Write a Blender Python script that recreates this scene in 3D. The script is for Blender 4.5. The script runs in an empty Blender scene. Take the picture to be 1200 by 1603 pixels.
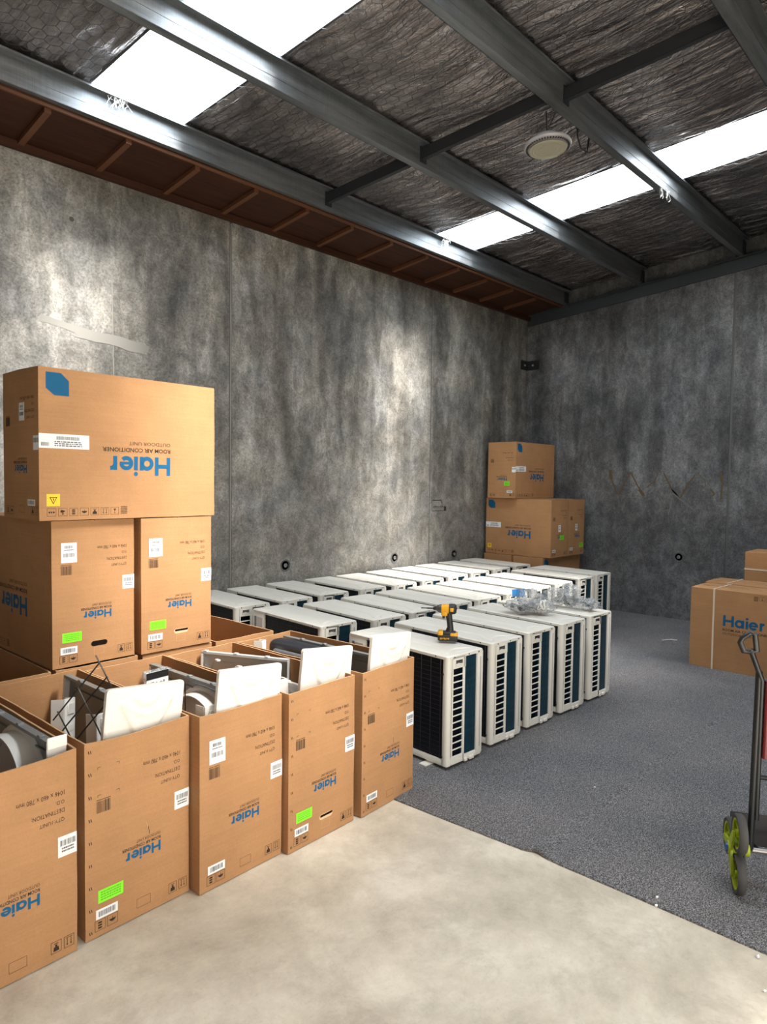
import bpy, bmesh, math, random
from mathutils import Vector, Matrix, noise as mnoise
from bpy import context as CTX

# ------------------------------------------------------------------ camera, world, lights, exposure
scn = CTX.scene
COL = scn.collection
PI = math.pi
f_px, yaw, pitch, roll, cam_h = 1072.04, 0.754835, 0.0458613, 0.0131498, 1.797026
Fw = Vector((math.cos(yaw)*math.cos(pitch), math.sin(yaw)*math.cos(pitch), -math.sin(pitch)))
Rt = Vector((math.sin(yaw), -math.cos(yaw), 0.0))
Up = Rt.cross(Fw)
R2 = Rt*math.cos(roll) + Up*math.sin(roll)
U2 = -Rt*math.sin(roll) + Up*math.cos(roll)
cam_data = bpy.data.cameras.new('camera')
cam = bpy.data.objects.new('camera', cam_data)
COL.objects.link(cam)
cam.matrix_world = Matrix(((R2.x, U2.x, -Fw.x, 0), (R2.y, U2.y, -Fw.y, 0), (R2.z, U2.z, -Fw.z, cam_h), (0, 0, 0, 1)))
cam_data.sensor_fit = 'HORIZONTAL'
cam_data.sensor_width = 36.0
cam_data.lens = f_px/1200.0*36.0
cam_data.clip_start = 0.05
scn.camera = cam

world = bpy.data.worlds.new('world')
scn.world = world
world.use_nodes = True
wb = world.node_tree.nodes['Background']
wb.inputs[0].default_value = (0.85, 0.93, 1.0, 1)
wb.inputs[1].default_value = 0.2

def area(name, loc, rot, sx, sy, power, color):
    ld = bpy.data.lights.new(name, 'AREA')
    ld.shape = 'RECTANGLE'; ld.size = sx; ld.size_y = sy
    ld.energy = power; ld.color = color
    o = bpy.data.objects.new(name, ld); COL.objects.link(o)
    o.location = loc; o.rotation_euler = rot
    return o
# daylight through the open roller door behind the camera (in the side wall)
dl = area('door_daylight', (1.0, -2.32, 1.55), (math.radians(72), 0, 0), 4.6, 2.7, 105, (1.0, 0.94, 0.85))
dl.data.spread = math.radians(125)
SKYLIGHT_EMISSION = 12.0
# hazy sun coming over the roof towards the left wall; the skylight sheets let part of it through
sl = bpy.data.lights.new('sun', 'SUN'); sl.energy = 35.0; sl.angle = math.radians(20); sl.color = (1.0, 0.965, 0.90)
sun = bpy.data.objects.new('sun', sl); COL.objects.link(sun)
sun.rotation_euler = Vector((-.22, 1.2, -1.6)).to_track_quat('-Z', 'Y').to_euler()

vs = scn.view_settings
vs.view_transform = 'Standard'
try: vs.look = 'None'
except Exception: pass
vs.exposure = 0.12
vs.gamma = 1.0
vs.use_curve_mapping = False

# ------------------------------------------------------------------ materials
MATS = {}
def nd(nt, t, **kw):
    n = nt.nodes.new(t)
    for k, v in kw.items(): setattr(n, k, v)
    return n
def mat(name, color=(0.8, 0.8, 0.8), rough=0.5, metal=0.0, spec=0.5, **kw):
    if name in MATS: return MATS[name]
    m = bpy.data.materials.new(name); m.use_nodes = True
    b = m.node_tree.nodes['Principled BSDF']
    b.inputs['Base Color'].default_value = (*color, 1)
    b.inputs['Roughness'].default_value = rough
    b.inputs['Metallic'].default_value = metal
    b.inputs['Specular IOR Level'].default_value = spec
    for k, v in kw.items(): b.inputs[k].default_value = v
    MATS[name] = m
    return m
def coords(nt, scale=(1, 1, 1), rot=(0, 0, 0), out='Object'):
    tc = nd(nt, 'ShaderNodeTexCoord'); mp = nd(nt, 'ShaderNodeMapping')
    mp.inputs['Scale'].default_value = scale
    mp.inputs['Rotation'].default_value = rot
    nt.links.new(tc.outputs[out], mp.inputs[0])
    return mp.outputs[0]
def noise(nt, vec, scale, detail=4, rough=0.6, dist=0.0):
    n = nd(nt, 'ShaderNodeTexNoise')
    n.inputs['Scale'].default_value = scale; n.inputs['Detail'].default_value = detail
    n.inputs['Roughness'].default_value = rough; n.inputs['Distortion'].default_value = dist
    nt.links.new(vec, n.inputs['Vector'])
    return n.outputs[0]
def ramp(nt, fac, stops):
    r = nd(nt, 'ShaderNodeValToRGB')
    cr = r.color_ramp
    while len(cr.elements) < len(stops): cr.elements.new(0.5)
    for e, (p, c) in zip(cr.elements, stops):
        e.position = p; e.color = (*c, 1) if len(c) == 3 else c
    nt.links.new(fac, r.inputs[0])
    return r.outputs[0]
def mixc(nt, fac, a, b, mode='MIX'):
    m = nd(nt, 'ShaderNodeMix', data_type='RGBA', blend_type=mode)
    if isinstance(fac, (int, float)): m.inputs[0].default_value = fac
    else: nt.links.new(fac, m.inputs[0])
    for i, s in ((6, a), (7, b)):
        if isinstance(s, tuple): m.inputs[i].default_value = (*s, 1)
        else: nt.links.new(s, m.inputs[i])
    return m.outputs[2]
def bump(nt, h, strength, dist, prev=None):
    b = nd(nt, 'ShaderNodeBump')
    b.inputs['Strength'].default_value = strength; b.inputs['Distance'].default_value = dist
    nt.links.new(h, b.inputs['Height'])
    if prev is not None: nt.links.new(prev, b.inputs['Normal'])
    return b.outputs[0]
def g(v): return (v, v, v)

def m_wall(name, base, tint, seed, fan):
    """weathered precast concrete: mottled laitance, trowel and run marks"""
    m = mat(name, base, 0.62, spec=0.35); nt = m.node_tree; b = nt.nodes['Principled BSDF']; L = nt.links.new
    v0 = coords(nt, (1, 1, 1)); 
    vs_ = coords(nt, (1.0, 1.0, 0.22), (0, fan, 0)) if name.endswith('left') else coords(nt, (1.0, 1.0, 0.20))
    big = noise(nt, v0, 0.8+seed*0.05, 4, 0.55, 0.3)
    run = noise(nt, vs_, 2.6, 3, 0.5, 0.5)
    st = noise(nt, vs_, 5.2, 2, 0.45, 0.5)
    mott = noise(nt, coords(nt, (1, 1, .8)), 6.0, 15, 0.86, 0.35)
    fine = noise(nt, v0, 50.0, 8, 0.8, 0.2)
    c1 = ramp(nt, run, [(0.30, tuple(x*0.68 for x in base)), (0.50, tuple(x*0.97 for x in base)), (0.70, tuple(x*1.30 for x in base))])
    c2 = ramp(nt, mott, [(0.40, g(0.45)), (0.50, g(0.90)), (0.59, g(1.42))])
    c3 = ramp(nt, fine, [(0.38, g(0.52)), (0.53, g(1.05)), (0.70, g(1.30))])
    c4 = ramp(nt, big, [(0.34, g(0.70)), (0.64, g(1.25))])
    c5 = ramp(nt, st, [(0.36, g(0.62)), (0.46, g(0.97)), (0.54, g(1.0)), (0.60, g(1.38)), (0.68, g(1.12))])
    # lower part is smoother, without the run marks
    sep = nd(nt, 'ShaderNodeSeparateXYZ'); L(v0, sep.inputs[0])
    mr = nd(nt, 'ShaderNodeMapRange'); L(sep.outputs[2], mr.inputs[0]); mr.inputs[1].default_value = 1.2; mr.inputs[2].default_value = 2.1; mr.inputs[3].default_value = 0.15; mr.inputs[4].default_value = 1.0
    def scaled(k):
        m_ = nd(nt, 'ShaderNodeMath', operation='MULTIPLY'); L(mr.outputs[0], m_.inputs[0]); m_.inputs[1].default_value = k; return m_.outputs[0]
    c = mixc(nt, scaled(1.0), base, c1); c = mixc(nt, 0.85, c, c2, 'MULTIPLY'); c = mixc(nt, 0.9, c, c3, 'MULTIPLY')
    c = mixc(nt, 0.9, c, c4, 'MULTIPLY'); c = mixc(nt, scaled(0.8), c, c5, 'MULTIPLY')
    hue = noise(nt, v0, 2.3, 4, 0.6)
    c = mixc(nt, 0.55, c, ramp(nt, hue, [(0.38, tint), (0.55, (1.0, 1.0, 1.0)), (0.68, (0.90, 0.93, 1.04))]), 'MULTIPLY')
    L(c, b.inputs['Base Color'])
    L(bump(nt, mott, 0.25, 0.01, bump(nt, run, 0.25, 0.02)), b.inputs['Normal'])
    return m
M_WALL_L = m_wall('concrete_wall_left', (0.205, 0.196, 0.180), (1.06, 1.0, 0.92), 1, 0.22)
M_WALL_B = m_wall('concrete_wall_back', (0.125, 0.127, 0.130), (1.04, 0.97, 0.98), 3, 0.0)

def m_floor():
    m = mat('concrete_floor', (0.56, 0.51, 0.43), 0.42, spec=0.4); nt = m.node_tree; b = nt.nodes['Principled BSDF']; L = nt.links.new
    v = coords(nt)
    a = noise(nt, v, 1.6, 8, 0.70, 0.2); c = noise(nt, v, 4.0, 12, 0.78, 0.25); d = noise(nt, v, 90, 4, 0.7)
    c1 = ramp(nt, a, [(0.32, (0.47, 0.415, 0.325)), (0.50, (0.62, 0.555, 0.45)), (0.66, (0.76, 0.70, 0.59))])
    c2 = ramp(nt, c, [(0.34, (0.72, 0.71, 0.70)), (0.50, g(0.98)), (0.66, g(1.12))])
    c3 = ramp(nt, d, [(0.28, g(0.80)), (0.45, g(1.0))])
    col = mixc(nt, 0.75, c1, c2, 'MULTIPLY'); col = mixc(nt, 0.6, col, c3, 'MULTIPLY')
    L(col, b.inputs['Base Color'])
    L(ramp(nt, c, [(0.3, g(0.34)), (0.7, g(0.58))]), b.inputs['Roughness'])
    L(bump(nt, c, 0.08, 0.004), b.inputs['Normal'])
    return m
M_FLOOR = m_floor()
def m_carpet():
    m = mat('grey_carpet', (0.10, 0.10, 0.11), 0.95, spec=0.1); nt = m.node_tree; b = nt.nodes['Principled BSDF']; L = nt.links.new
    v = coords(nt)
    a = noise(nt, v, 170, 3, 0.8); c = noise(nt, v, 1.1, 5, 0.6); d = noise(nt, v, 55, 3, 0.7)
    c1 = ramp(nt, a, [(0.36, (0.030, 0.030, 0.034)), (0.5, (0.135, 0.134, 0.140)), (0.62, (0.40, 0.39, 0.39))])
    c2 = ramp(nt, c, [(0.35, (0.80, 0.82, 0.86)), (0.65, (1.12, 1.08, 1.06))])
    col = mixc(nt, 0.9, c1, c2, 'MULTIPLY')
    col = mixc(nt, 0.5, col, ramp(nt, d, [(0.35, g(0.65)), (0.65, g(1.25))]), 'MULTIPLY')
    L(col, b.inputs['Base Color'])
    L(bump(nt, a, 0.6, 0.004), b.inputs['Normal'])
    return m
M_CARPET = m_carpet()
def m_card(name, c, rough=0.75):
    m = mat(name, c, rough, spec=0.25); nt = m.node_tree; b = nt.nodes['Principled BSDF']; L = nt.links.new
    v = coords(nt, (1, 1, 1)); vh = coords(nt, (3, 3, 90))
    a = noise(nt, v, 3.0, 5, 0.6); f = noise(nt, vh, 1.0, 3, 0.6); s = noise(nt, v, 120, 3, 0.7)
    c1 = ramp(nt, a, [(0.3, tuple(x*0.90 for x in c)), (0.7, tuple(min(1, x*1.10) for x in c))])
    col = mixc(nt, 0.35, c1, ramp(nt, f, [(0.3, g(0.86)), (0.7, g(1.10))]), 'MULTIPLY')
    col = mixc(nt, 0.35, col, ramp(nt, s, [(0.3, g(0.82)), (0.6, g(1.06))]), 'MULTIPLY')
    L(col, b.inputs['Base Color'])
    L(bump(nt, a, 0.35, 0.012, bump(nt, f, 0.12, 0.002)), b.inputs['Normal'])
    return m
M_CARD = m_card('cardboard', (0.42, 0.222, 0.102))
M_CARDIN = m_card('cardboard_edge', (0.56, 0.35, 0.19))
M_CREAM = mat('pale_card_tab', (0.66, 0.46, 0.27), .7)
M_BLUE = mat('blue_ink', (0.010, 0.105, 0.225), 0.6, spec=0.2)
M_INK = mat('black_ink', (0.035, 0.026, 0.02), 0.7, spec=0.2)
M_LABEL = mat('white_label', (0.80, 0.81, 0.82), 0.45)
M_LABELINK = mat('label_print', (0.08, 0.08, 0.09), 0.6)
M_GREEN = mat('green_sticker', (0.24, 0.86, 0.02), 0.45)
M_GREENINK = mat('green_sticker_print', (0.12, 0.50, 0.02), 0.5)
M_YELLOW = mat('yellow_sticker', (0.90, 0.56, 0.02), 0.45)
M_HOLE = mat('dark_slot', (0.012, 0.008, 0.006), 0.9, spec=0.05)
M_TAPE = mat('cream_strap', (0.72, 0.60, 0.48), 0.4)
M_BROWN_TAPE = mat('brown_packing_tape', (0.43, 0.25, 0.125), 0.3)  # the tape's own brown
M_WHITE = mat('white_enamel', (0.80, 0.765, 0.695), 0.34, spec=0.5)
M_WHITE2 = mat('white_plastic', (0.76, 0.74, 0.70), 0.30, spec=0.5)
M_GALV_IN = mat('grey_sheet_steel', (0.23, 0.25, 0.255), 0.38, metal=0.3)
M_BLACK = mat('black_plastic', (0.012, 0.012, 0.013), 0.45)
M_SCREW = mat('dark_screw', (0.05, 0.05, 0.05), 0.4, metal=0.8)
M_WIRE = mat('black_wire', (0.015, 0.015, 0.016), 0.35)
def m_coil():
    m = mat('blue_fin_coil', (0.006, 0.05, 0.085), 0.35, metal=0.4); nt = m.node_tree; b = nt.nodes['Principled BSDF']; L = nt.links.new
    v = coords(nt, (40, 60, 1)); 
    a = noise(nt, v, 6.0, 2, 0.5); z = noise(nt, coords(nt, (1, 1, 60)), 1.0, 2, 0.5)
    col = mixc(nt, 1.0, ramp(nt, a, [(0.3, (0.003, 0.022, 0.045)), (0.7, (0.008, 0.060, 0.095))]), ramp(nt, z, [(0.3, g(0.75)), (0.7, g(1.2))]), 'MULTIPLY')
    L(col, b.inputs['Base Color'])
    return m
M_COIL = m_coil()
M_COILD = mat('shaded_fin_coil', (0.003, 0.006, 0.016), 0.5, metal=0.2)  # same coil, darkened: shade of the long side put into its colour
M_DARK = mat('coil_void', (0.004, 0.004, 0.008), 0.8, spec=0.1)
def m_galv():
    m = mat('galvanised_steel', (0.30, 0.32, 0.34), 0.42, metal=0.75); nt = m.node_tree; b = nt.nodes['Principled BSDF']; L = nt.links.new
    a = noise(nt, coords(nt, (0.25, 3, 3)), 5.0, 6, 0.7); s = noise(nt, coords(nt, (45, 1, 1)), 3.0, 3, 0.6)
    col = mixc(nt, 0.8, ramp(nt, a, [(0.3, (0.13, 0.142, 0.155)), (0.7, (0.275, 0.295, 0.315))]), ramp(nt, s, [(0.3, g(0.85)), (0.7, g(1.1))]), 'MULTIPLY')
    L(col, b.inputs['Base Color'])
    L(ramp(nt, a, [(0.3, g(0.36)), (0.7, g(0.50))]), b.inputs['Roughness'])
    return m
M_GALV = m_galv()
M_BRIDGE = mat('dark_steel', (0.035, 0.038, 0.046), 0.5, metal=0.5)
M_EDGE = mat('painted_edge_beam', (0.040, 0.048, 0.056), 0.55, metal=0.2)
def m_foil():
    m = mat('crinkled_foil', (0.42, 0.39, 0.39), 0.24, metal=0.95); nt = m.node_tree; b = nt.nodes['Principled BSDF']; L = nt.links.new
    v = coords(nt, (1.0, 0.16, 1.0), (0, 0, 0.10)); v1 = coords(nt, (1, 1, 1))
    a = noise(nt, v, 11.0, 5, 0.62, 1.1); c = noise(nt, v, 34.0, 3, 0.55, 0.6); d = noise(nt, v1, 2.2, 4, 0.6)
    L(ramp(nt, d, [(0.3, (0.20, 0.187, 0.192)), (0.7, (0.52, 0.485, 0.475))]), b.inputs['Base Color'])
    L(bump(nt, c, 0.35, 0.006, bump(nt, a, 1.0, 0.040)), b.inputs['Normal'])
    return m
M_FOIL = m_foil()
M_NET = mat('netting_wire', (0.055, 0.052, 0.055), 0.5, metal=0.3)
def m_ply():
    m = mat('red_brown_plywood', (0.13, 0.035, 0.012), 0.65, spec=0.3); nt = m.node_tree; b = nt.nodes['Principled BSDF']
    a = noise(nt, coords(nt, (0.6, 9, 9)), 3.0, 6, 0.65, 0.5)
    nt.links.new(ramp(nt, a, [(0.3, (0.019, 0.006, 0.0025)), (0.7, (0.054, 0.017, 0.006))]), b.inputs['Base Color'])
    return m
M_PLY = m_ply()
M_BATTEN = mat('pine_batten', (0.105, 0.037, 0.013), 0.6)
def m_sky():
    m = bpy.data.materials.new('skylight_sheet'); m.use_nodes = True; nt = m.node_tree; nt.nodes.clear()
    o = nd(nt, 'ShaderNodeOutputMaterial'); e = nd(nt, 'ShaderNodeEmission')
    a = noise(nt, coords(nt, (1, 1, 1)), 0.9, 3, 0.5)
    nt.links.new(ramp(nt, a, [(0.3, (0.80, 0.92, 1.0)), (0.65, (0.95, 0.985, 1.0))]), e.inputs[0])
    e.inputs[1].default_value = SKYLIGHT_EMISSION
    tr = nd(nt, 'ShaderNodeBsdfTransparent'); tr.inputs[0].default_value = (.5, .5, .5, 1); ad = nd(nt, 'ShaderNodeAddShader')
    nt.links.new(e.outputs[0], ad.inputs[0]); nt.links.new(tr.outputs[0], ad.inputs[1]); nt.links.new(ad.outputs[0], o.inputs[0])
    return m
M_SKY = m_sky()
def m_bag():
    m = mat('clear_plastic_film', (0.46, 0.48, 0.50), 0.22, spec=0.6); nt = m.node_tree
    b = nt.nodes['Principled BSDF']; out = nt.nodes['Material Output']
    tr = nd(nt, 'ShaderNodeBsdfTransparent'); mx = nd(nt, 'ShaderNodeMixShader')
    a = noise(nt, coords(nt, (1, 1, 1)), 38.0, 4, 0.6, 1.5)
    nt.links.new(ramp(nt, a, [(0.40, g(0.16)), (0.66, g(0.78))]), mx.inputs[0])
    nt.links.new(tr.outputs[0], mx.inputs[1]); nt.links.new(b.outputs[0], mx.inputs[2]); nt.links.new(mx.outputs[0], out.inputs[0])
    nt.links.new(bump(nt, a, 0.6, 0.01), b.inputs['Normal'])
    return m
M_BAG = m_bag()

# ------------------------------------------------------------------ mesh builder
class MB:
    def __init__(s): s.v = []; s.f = []; s.m = []; s.mats = []
    def mi(s, m):
        if m not in s.mats: s.mats.append(m)
        return s.mats.index(m)
    def poly(s, pts, m):
        n = len(s.v); s.v += [tuple(p) for p in pts]; s.f.append(tuple(range(n, n+len(pts)))); s.m.append(s.mi(m))
    def mesh(s, verts, faces, m):
        n = len(s.v); s.v += [tuple(p) for p in verts]; k = s.mi(m)
        for f in faces: s.f.append(tuple(i+n for i in f)); s.m.append(k)
    def box(s, lo, hi, m, M=None):
        x0, y0, z0 = lo; x1, y1, z1 = hi
        vv = [(x0,y0,z0),(x1,y0,z0),(x1,y1,z0),(x0,y1,z0),(x0,y0,z1),(x1,y0,z1),(x1,y1,z1),(x0,y1,z1)]
        if M is not None: vv = [M @ Vector(p) for p in vv]
        s.mesh(vv, [(0,3,2,1),(4,5,6,7),(0,1,5,4),(1,2,6,5),(2,3,7,6),(3,0,4,7)], m)
    def rbox(s, lo, hi, m, r=0.005, seg=2, M=None, vert_only=False):
        bm = bmesh.new(); bmesh.ops.create_cube(bm, size=1)
        c = [(a+b)/2 for a, b in zip(lo, hi)]; d = [b-a for a, b in zip(lo, hi)]
        for v in bm.verts: v.co = Vector((v.co.x*d[0]+c[0], v.co.y*d[1]+c[1], v.co.z*d[2]+c[2]))
        ed = [e for e in bm.edges if not vert_only or abs(e.verts[0].co.z-e.verts[1].co.z) > 1e-6]
        bmesh.ops.bevel(bm, geom=ed, offset=min(r, min(d)*0.49), segments=seg, affect='EDGES', profile=0.5)
        bm.verts.index_update()
        s.mesh([(M @ v.co) if M is not None else v.co.copy() for v in bm.verts], [tuple(v.index for v in f.verts) for f in bm.faces], m)
        bm.free()
    def prism(s, pts, d, m):
        """closed polygon pts (3D), extruded along vector d"""
        n = len(pts); d = Vector(d); a = [Vector(p) for p in pts]; b = [p+d for p in a]
        nrm = Vector((0,0,0))
        for i in range(n): nrm += a[i].cross(a[(i+1) % n])
        if nrm.dot(d) > 0: a.reverse(); b.reverse()
        s.mesh(a+b, [tuple(range(n)), tuple(range(2*n-1, n-1, -1))] + [((i+1) % n, i, n+i, n+(i+1) % n) for i in range(n)], m)
    def tube(s, path, r, m, n=6, closed=False):
        P = [Vector(p) for p in path]; k = len(P); vv = []; ff = []; ref = None
        for i, p in enumerate(P):
            if closed: t = P[(i+1) % k]-P[i-1]
            else: t = P[min(i+1, k-1)]-P[max(i-1, 0)]
            t.normalize()
            if ref is None: ref = Vector((0, 0, 1)) if abs(t.z) < 0.9 else Vector((1, 0, 0))
            a = (ref-t*ref.dot(t)).normalized(); b = t.cross(a); ref = a
            rr = r[i] if isinstance(r, (list, tuple)) else r
            for j in range(n):
                q = 2*PI*j/n; vv.append(p+a*math.cos(q)*rr+b*math.sin(q)*rr)
        for i in range(k if closed else k-1):
            i2 = (i+1) % k
            for j in range(n):
                j2 = (j+1) % n; ff.append((i*n+j, i*n+j2, i2*n+j2, i2*n+j))
        if not closed: ff += [tuple(range(n-1, -1, -1)), tuple(range((k-1)*n, k*n))]
        s.mesh(vv, ff, m)
    def lathe(s, prof, m, M=None, n=32):
        """profile [(r,z)...] about z; caps ends"""
        vv = []; ff = []; k = len(prof)
        for r, z in prof:
            for j in range(n):
                q = 2*PI*j/n; vv.append(Vector((r*math.cos(q), r*math.sin(q), z)))
        for i in range(k-1):
            for j in range(n):
                j2 = (j+1) % n; ff.append((i*n+j, i*n+j2, (i+1)*n+j2, (i+1)*n+j))
        if prof[0][0] > 1e-5: ff.append(tuple(range(n-1, -1, -1)))
        if prof[-1][0] > 1e-5: ff.append(tuple(range((k-1)*n, k*n)))
        if M is not None: vv = [M @ v for v in vv]
        s.mesh(vv, ff, m)
    def build(s, name, parent=None, smooth=None, deform=None, loc=None):
        me = bpy.data.meshes.new(name)
        vv = [tuple(deform(Vector(p))) for p in s.v] if deform else s.v
        me.from_pydata(vv, [], s.f)
        for m in s.mats: me.materials.append(m)
        me.polygons.foreach_set('material_index', s.m)
        if smooth:
            me.polygons.foreach_set('use_smooth', [True]*len(s.f))
            me.set_sharp_from_angle(angle=math.radians(smooth))
        me.update()
        o = bpy.data.objects.new(name, me); COL.objects.link(o)
        if parent is not None: o.parent = parent
        if loc: o.location = loc
        return o

def empty(name, loc, rz=0.0):
    o = bpy.data.objects.new(name, None); COL.objects.link(o)
    o.location = loc; o.rotation_euler = (0, 0, rz); o.empty_display_size = 0.1
    return o
def tag(o, label=None, cat=None, group=None, kind=None):
    if label: o['label'] = label
    if cat: o['category'] = cat
    if group: o['group'] = group
    if kind: o['kind'] = kind
    return o
def struct(o): o['kind'] = 'structure'; return o
def copy_tree(o, parent=None):
    c = o.copy(); COL.objects.link(c)
    if parent is not None: c.parent = parent
    for ch in list(o.children): copy_tree(ch, c)
    return c

# ------------------------------------------------------------------ lettering
_txt = {}
def text_geo(t, bold=0.0):
    k = (t, bold)
    if k in _txt: return _txt[k]
    cu = bpy.data.curves.new('t', 'FONT'); cu.body = t; cu.offset = bold; cu.resolution_u = 2
    o = bpy.data.objects.new('t', cu); COL.objects.link(o)
    CTX.view_layer.update()
    me = bpy.data.meshes.new_from_object(o.evaluated_get(CTX.evaluated_depsgraph_get()))
    vv = [(v.co.x, v.co.y) for v in me.vertices]; ff = [tuple(p.vertices) for p in me.polygons]
    bpy.data.objects.remove(o); bpy.data.curves.remove(cu); bpy.data.meshes.remove(me)
    xs = [v[0] for v in vv]; ys = [v[1] for v in vv]; x0, x1, y0, y1 = min(xs), max(xs), min(ys), max(ys)
    r = ([((x-x0)/(x1-x0), (y-y0)/(y1-y0)) for x, y in vv], ff)
    _txt[k] = r; return r
def arc(cx, cy, r, a0, a1, n=14):
    return [(cx+r*math.cos(math.radians(a0+(a1-a0)*i/n)), cy+r*math.sin(math.radians(a0+(a1-a0)*i/n))) for i in range(n+1)]
def stroke(path, w):
    k = len(path); L_ = []; R_ = []
    closed = math.dist(path[0], path[-1]) < 1e-4
    for i, p in enumerate(path):
        if closed: a = path[i-1] if i > 0 else path[-2]; b = path[i+1] if i < k-1 else path[1]
        else: a = path[max(i-1, 0)]; b = path[min(i+1, k-1)]
        dx, dy = b[0]-a[0], b[1]-a[1]; l = math.hypot(dx, dy) or 1; nx, ny = -dy/l*w/2, dx/l*w/2
        L_.append((p[0]+nx, p[1]+ny)); R_.append((p[0]-nx, p[1]-ny))
    vv = L_+R_; ff = [(k+i, k+i+1, i+1, i) for i in range(k-1)]
    return vv, ff
def logo_geo():
    w = 0.215; vv = []; ff = []
    def add(path, ww=w):
        a, b = stroke(path, ww); n = len(vv); vv.extend(a); ff.extend(tuple(i+n for i in q) for q in b)
    def vbar(x, y0, y1, n=4): add([(x, y0+(y1-y0)*i/n) for i in range(n+1)])
    vbar(0.11, 0, 1); vbar(0.80, 0, 1); add([(0.2, 0.5), (0.45, 0.5), (0.7, 0.5)])
    add(arc(1.36, 0.36, 0.27, 0, 360, 24)); vbar(1.66, 0, 0.73)
    vbar(1.98, 0, 0.73); add(arc(1.98, 0.92, 0.055, 0, 360, 12), 0.12)
    add(arc(2.50, 0.36, 0.27, 0, 318, 22)); add([(2.28, 0.36), (2.50, 0.36), (2.86, 0.36)], 0.15)
    vbar(3.10, 0, 0.73); add(arc(3.36, 0.36, 0.27, 178, 88, 8))
    return [(x/3.42, y) for x, y in vv], ff
LOGO = logo_geo()

class Face:
    """a panel seen from outside: top-left origin, right and down vectors (metres), outward normal; art is turned over when flip"""
    def __init__(s, o, r, d, n, w, h, flip):
        s.o = Vector(o); s.r = Vector(r); s.d = Vector(d); s.n = Vector(n); s.w = w; s.h = h; s.flip = flip
    def p(s, u, v, e=0.0006):      # u right, v down, in fractions, of the art as the upside-down carton shows it
        if not s.flip: u, v = 1-u, 1-v
        return s.o + s.r*(u*s.w) + s.d*(v*s.h) + s.n*e
    def geo(s, mb, G, u0, v0, u1, v1, m, e=0.0006):
        """fit lettering into the box; lettering reads upside down in the art frame"""
        mb.mesh([s.p(u1-x*(u1-u0), v0+y*(v1-v0), e) for x, y in G[0]], G[1], m)
    def rect(s, mb, u0, v0, u1, v1, m, e=0.0006, n=1):
        for i in range(n):
            for j in range(n):
                a, b = u0+(u1-u0)*i/n, u0+(u1-u0)*(i+1)/n; c, d = v0+(v1-v0)*j/n, v0+(v1-v0)*(j+1)/n
                mb.poly([s.p(a, c, e), s.p(a, d, e), s.p(b, d, e), s.p(b, c, e)], m)
    def pts(s, mb, P, m, e=0.0006):
        mb.poly([s.p(u, v, e) for u, v in P], m)
    def outline(s, mb, u0, v0, u1, v1, t, m, e=0.0006):
        tu, tv = t/s.w, t/s.h
        s.rect(mb, u0, v0, u1, v0+tv, m, e); s.rect(mb, u0, v1-tv, u1, v1, m, e)
        s.rect(mb, u0, v0, u0+tu, v1, m, e); s.rect(mb, u1-tu, v0, u1, v1, m, e)
def barcode(F, mb, u0, v0, u1, v1, m, rng, n=16, e=0.0012):
    x = u0
    while x < u1:
        w = (u1-u0)/n*rng.uniform(0.25, 0.9); F.rect(mb, x, v0, min(x+w, u1), v1, m, e); x += w+(u1-u0)/n*rng.uniform(0.3, 0.7)
def tiny_lines(F, mb, u0, v0, u1, v1, m, rng, rows=2, e=0.0012):
    h = (v1-v0)/rows
    for r in range(rows):
        x = u0
        while x < u1-0.002:
            w = (u1-u0)*rng.uniform(0.04, 0.13); F.rect(mb, x, v0+r*h, min(x+w, u1), v0+r*h+h*0.55, m, e); x += w+(u1-u0)*0.025
def icon(F, mb, u0, v0, u1, v1, k, m):
    F.outline(mb, u0, v0, u1, v1, 0.0016, m)
    def q(x, y): return (u0+(u1-u0)*x, v0+(v1-v0)*y)
    def P(*pts): F.pts(mb, [q(*p) for p in pts], m)
    if k == 0:    # arrows
        for x in (0.32, 0.68): P((x-.03,.2),(x-.03,.8),(x+.03,.8),(x+.03,.2)); P((x-.10,.68),(x,.84),(x+.10,.68))
        P((.18,.14),(.18,.18),(.82,.18),(.82,.14))
    elif k == 1:  # weight
        P((.28,.5),(.22,.85),(.78,.85),(.72,.5)); P((.4,.3),(.4,.5),(.6,.5),(.6,.3)); P((.3,.18),(.3,.24),(.7,.24),(.7,.18))
    elif k == 2:  # bowl
        P((.15,.42),(.3,.62),(.5,.7),(.7,.62),(.85,.42)); P((.47,.25),(.47,.42),(.53,.42),(.53,.25))
    elif k == 3:  # stacking
        for y in (.18,.42,.66): P((.3,y),(.3,y+.16),(.66,y+.16),(.66,y))
    elif k == 4:  # arrows in
        P((.1,.5),(.35,.35),(.35,.65)); P((.9,.5),(.65,.35),(.65,.65)); P((.42,.4),(.42,.6),(.58,.6),(.58,.4))
    elif k == 5:
        P((.3,.2),(.2,.5),(.5,.6),(.8,.35)); P((.4,.65),(.4,.8),(.6,.8),(.6,.65))
    else:         # glass
        P((.35,.2),(.65,.2),(.55,.45),(.45,.45)); P((.48,.45),(.48,.75),(.52,.75),(.52,.45)); P((.38,.75),(.38,.8),(.62,.8),(.62,.75))
def pill(F, uc, vc, hw, hh, n=8):
    r = hh; pts = []
    for i in range(n+1): a = PI/2-PI*i/n; pts.append((uc+(hw-r+r*math.cos(a))/F.w, vc-r*math.sin(a)/F.h))
    for i in range(n+1): a = -PI/2-PI*i/n; pts.append((uc+(-hw+r+r*math.cos(a))/F.w, vc-r*math.sin(a)/F.h))
    return pts

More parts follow.
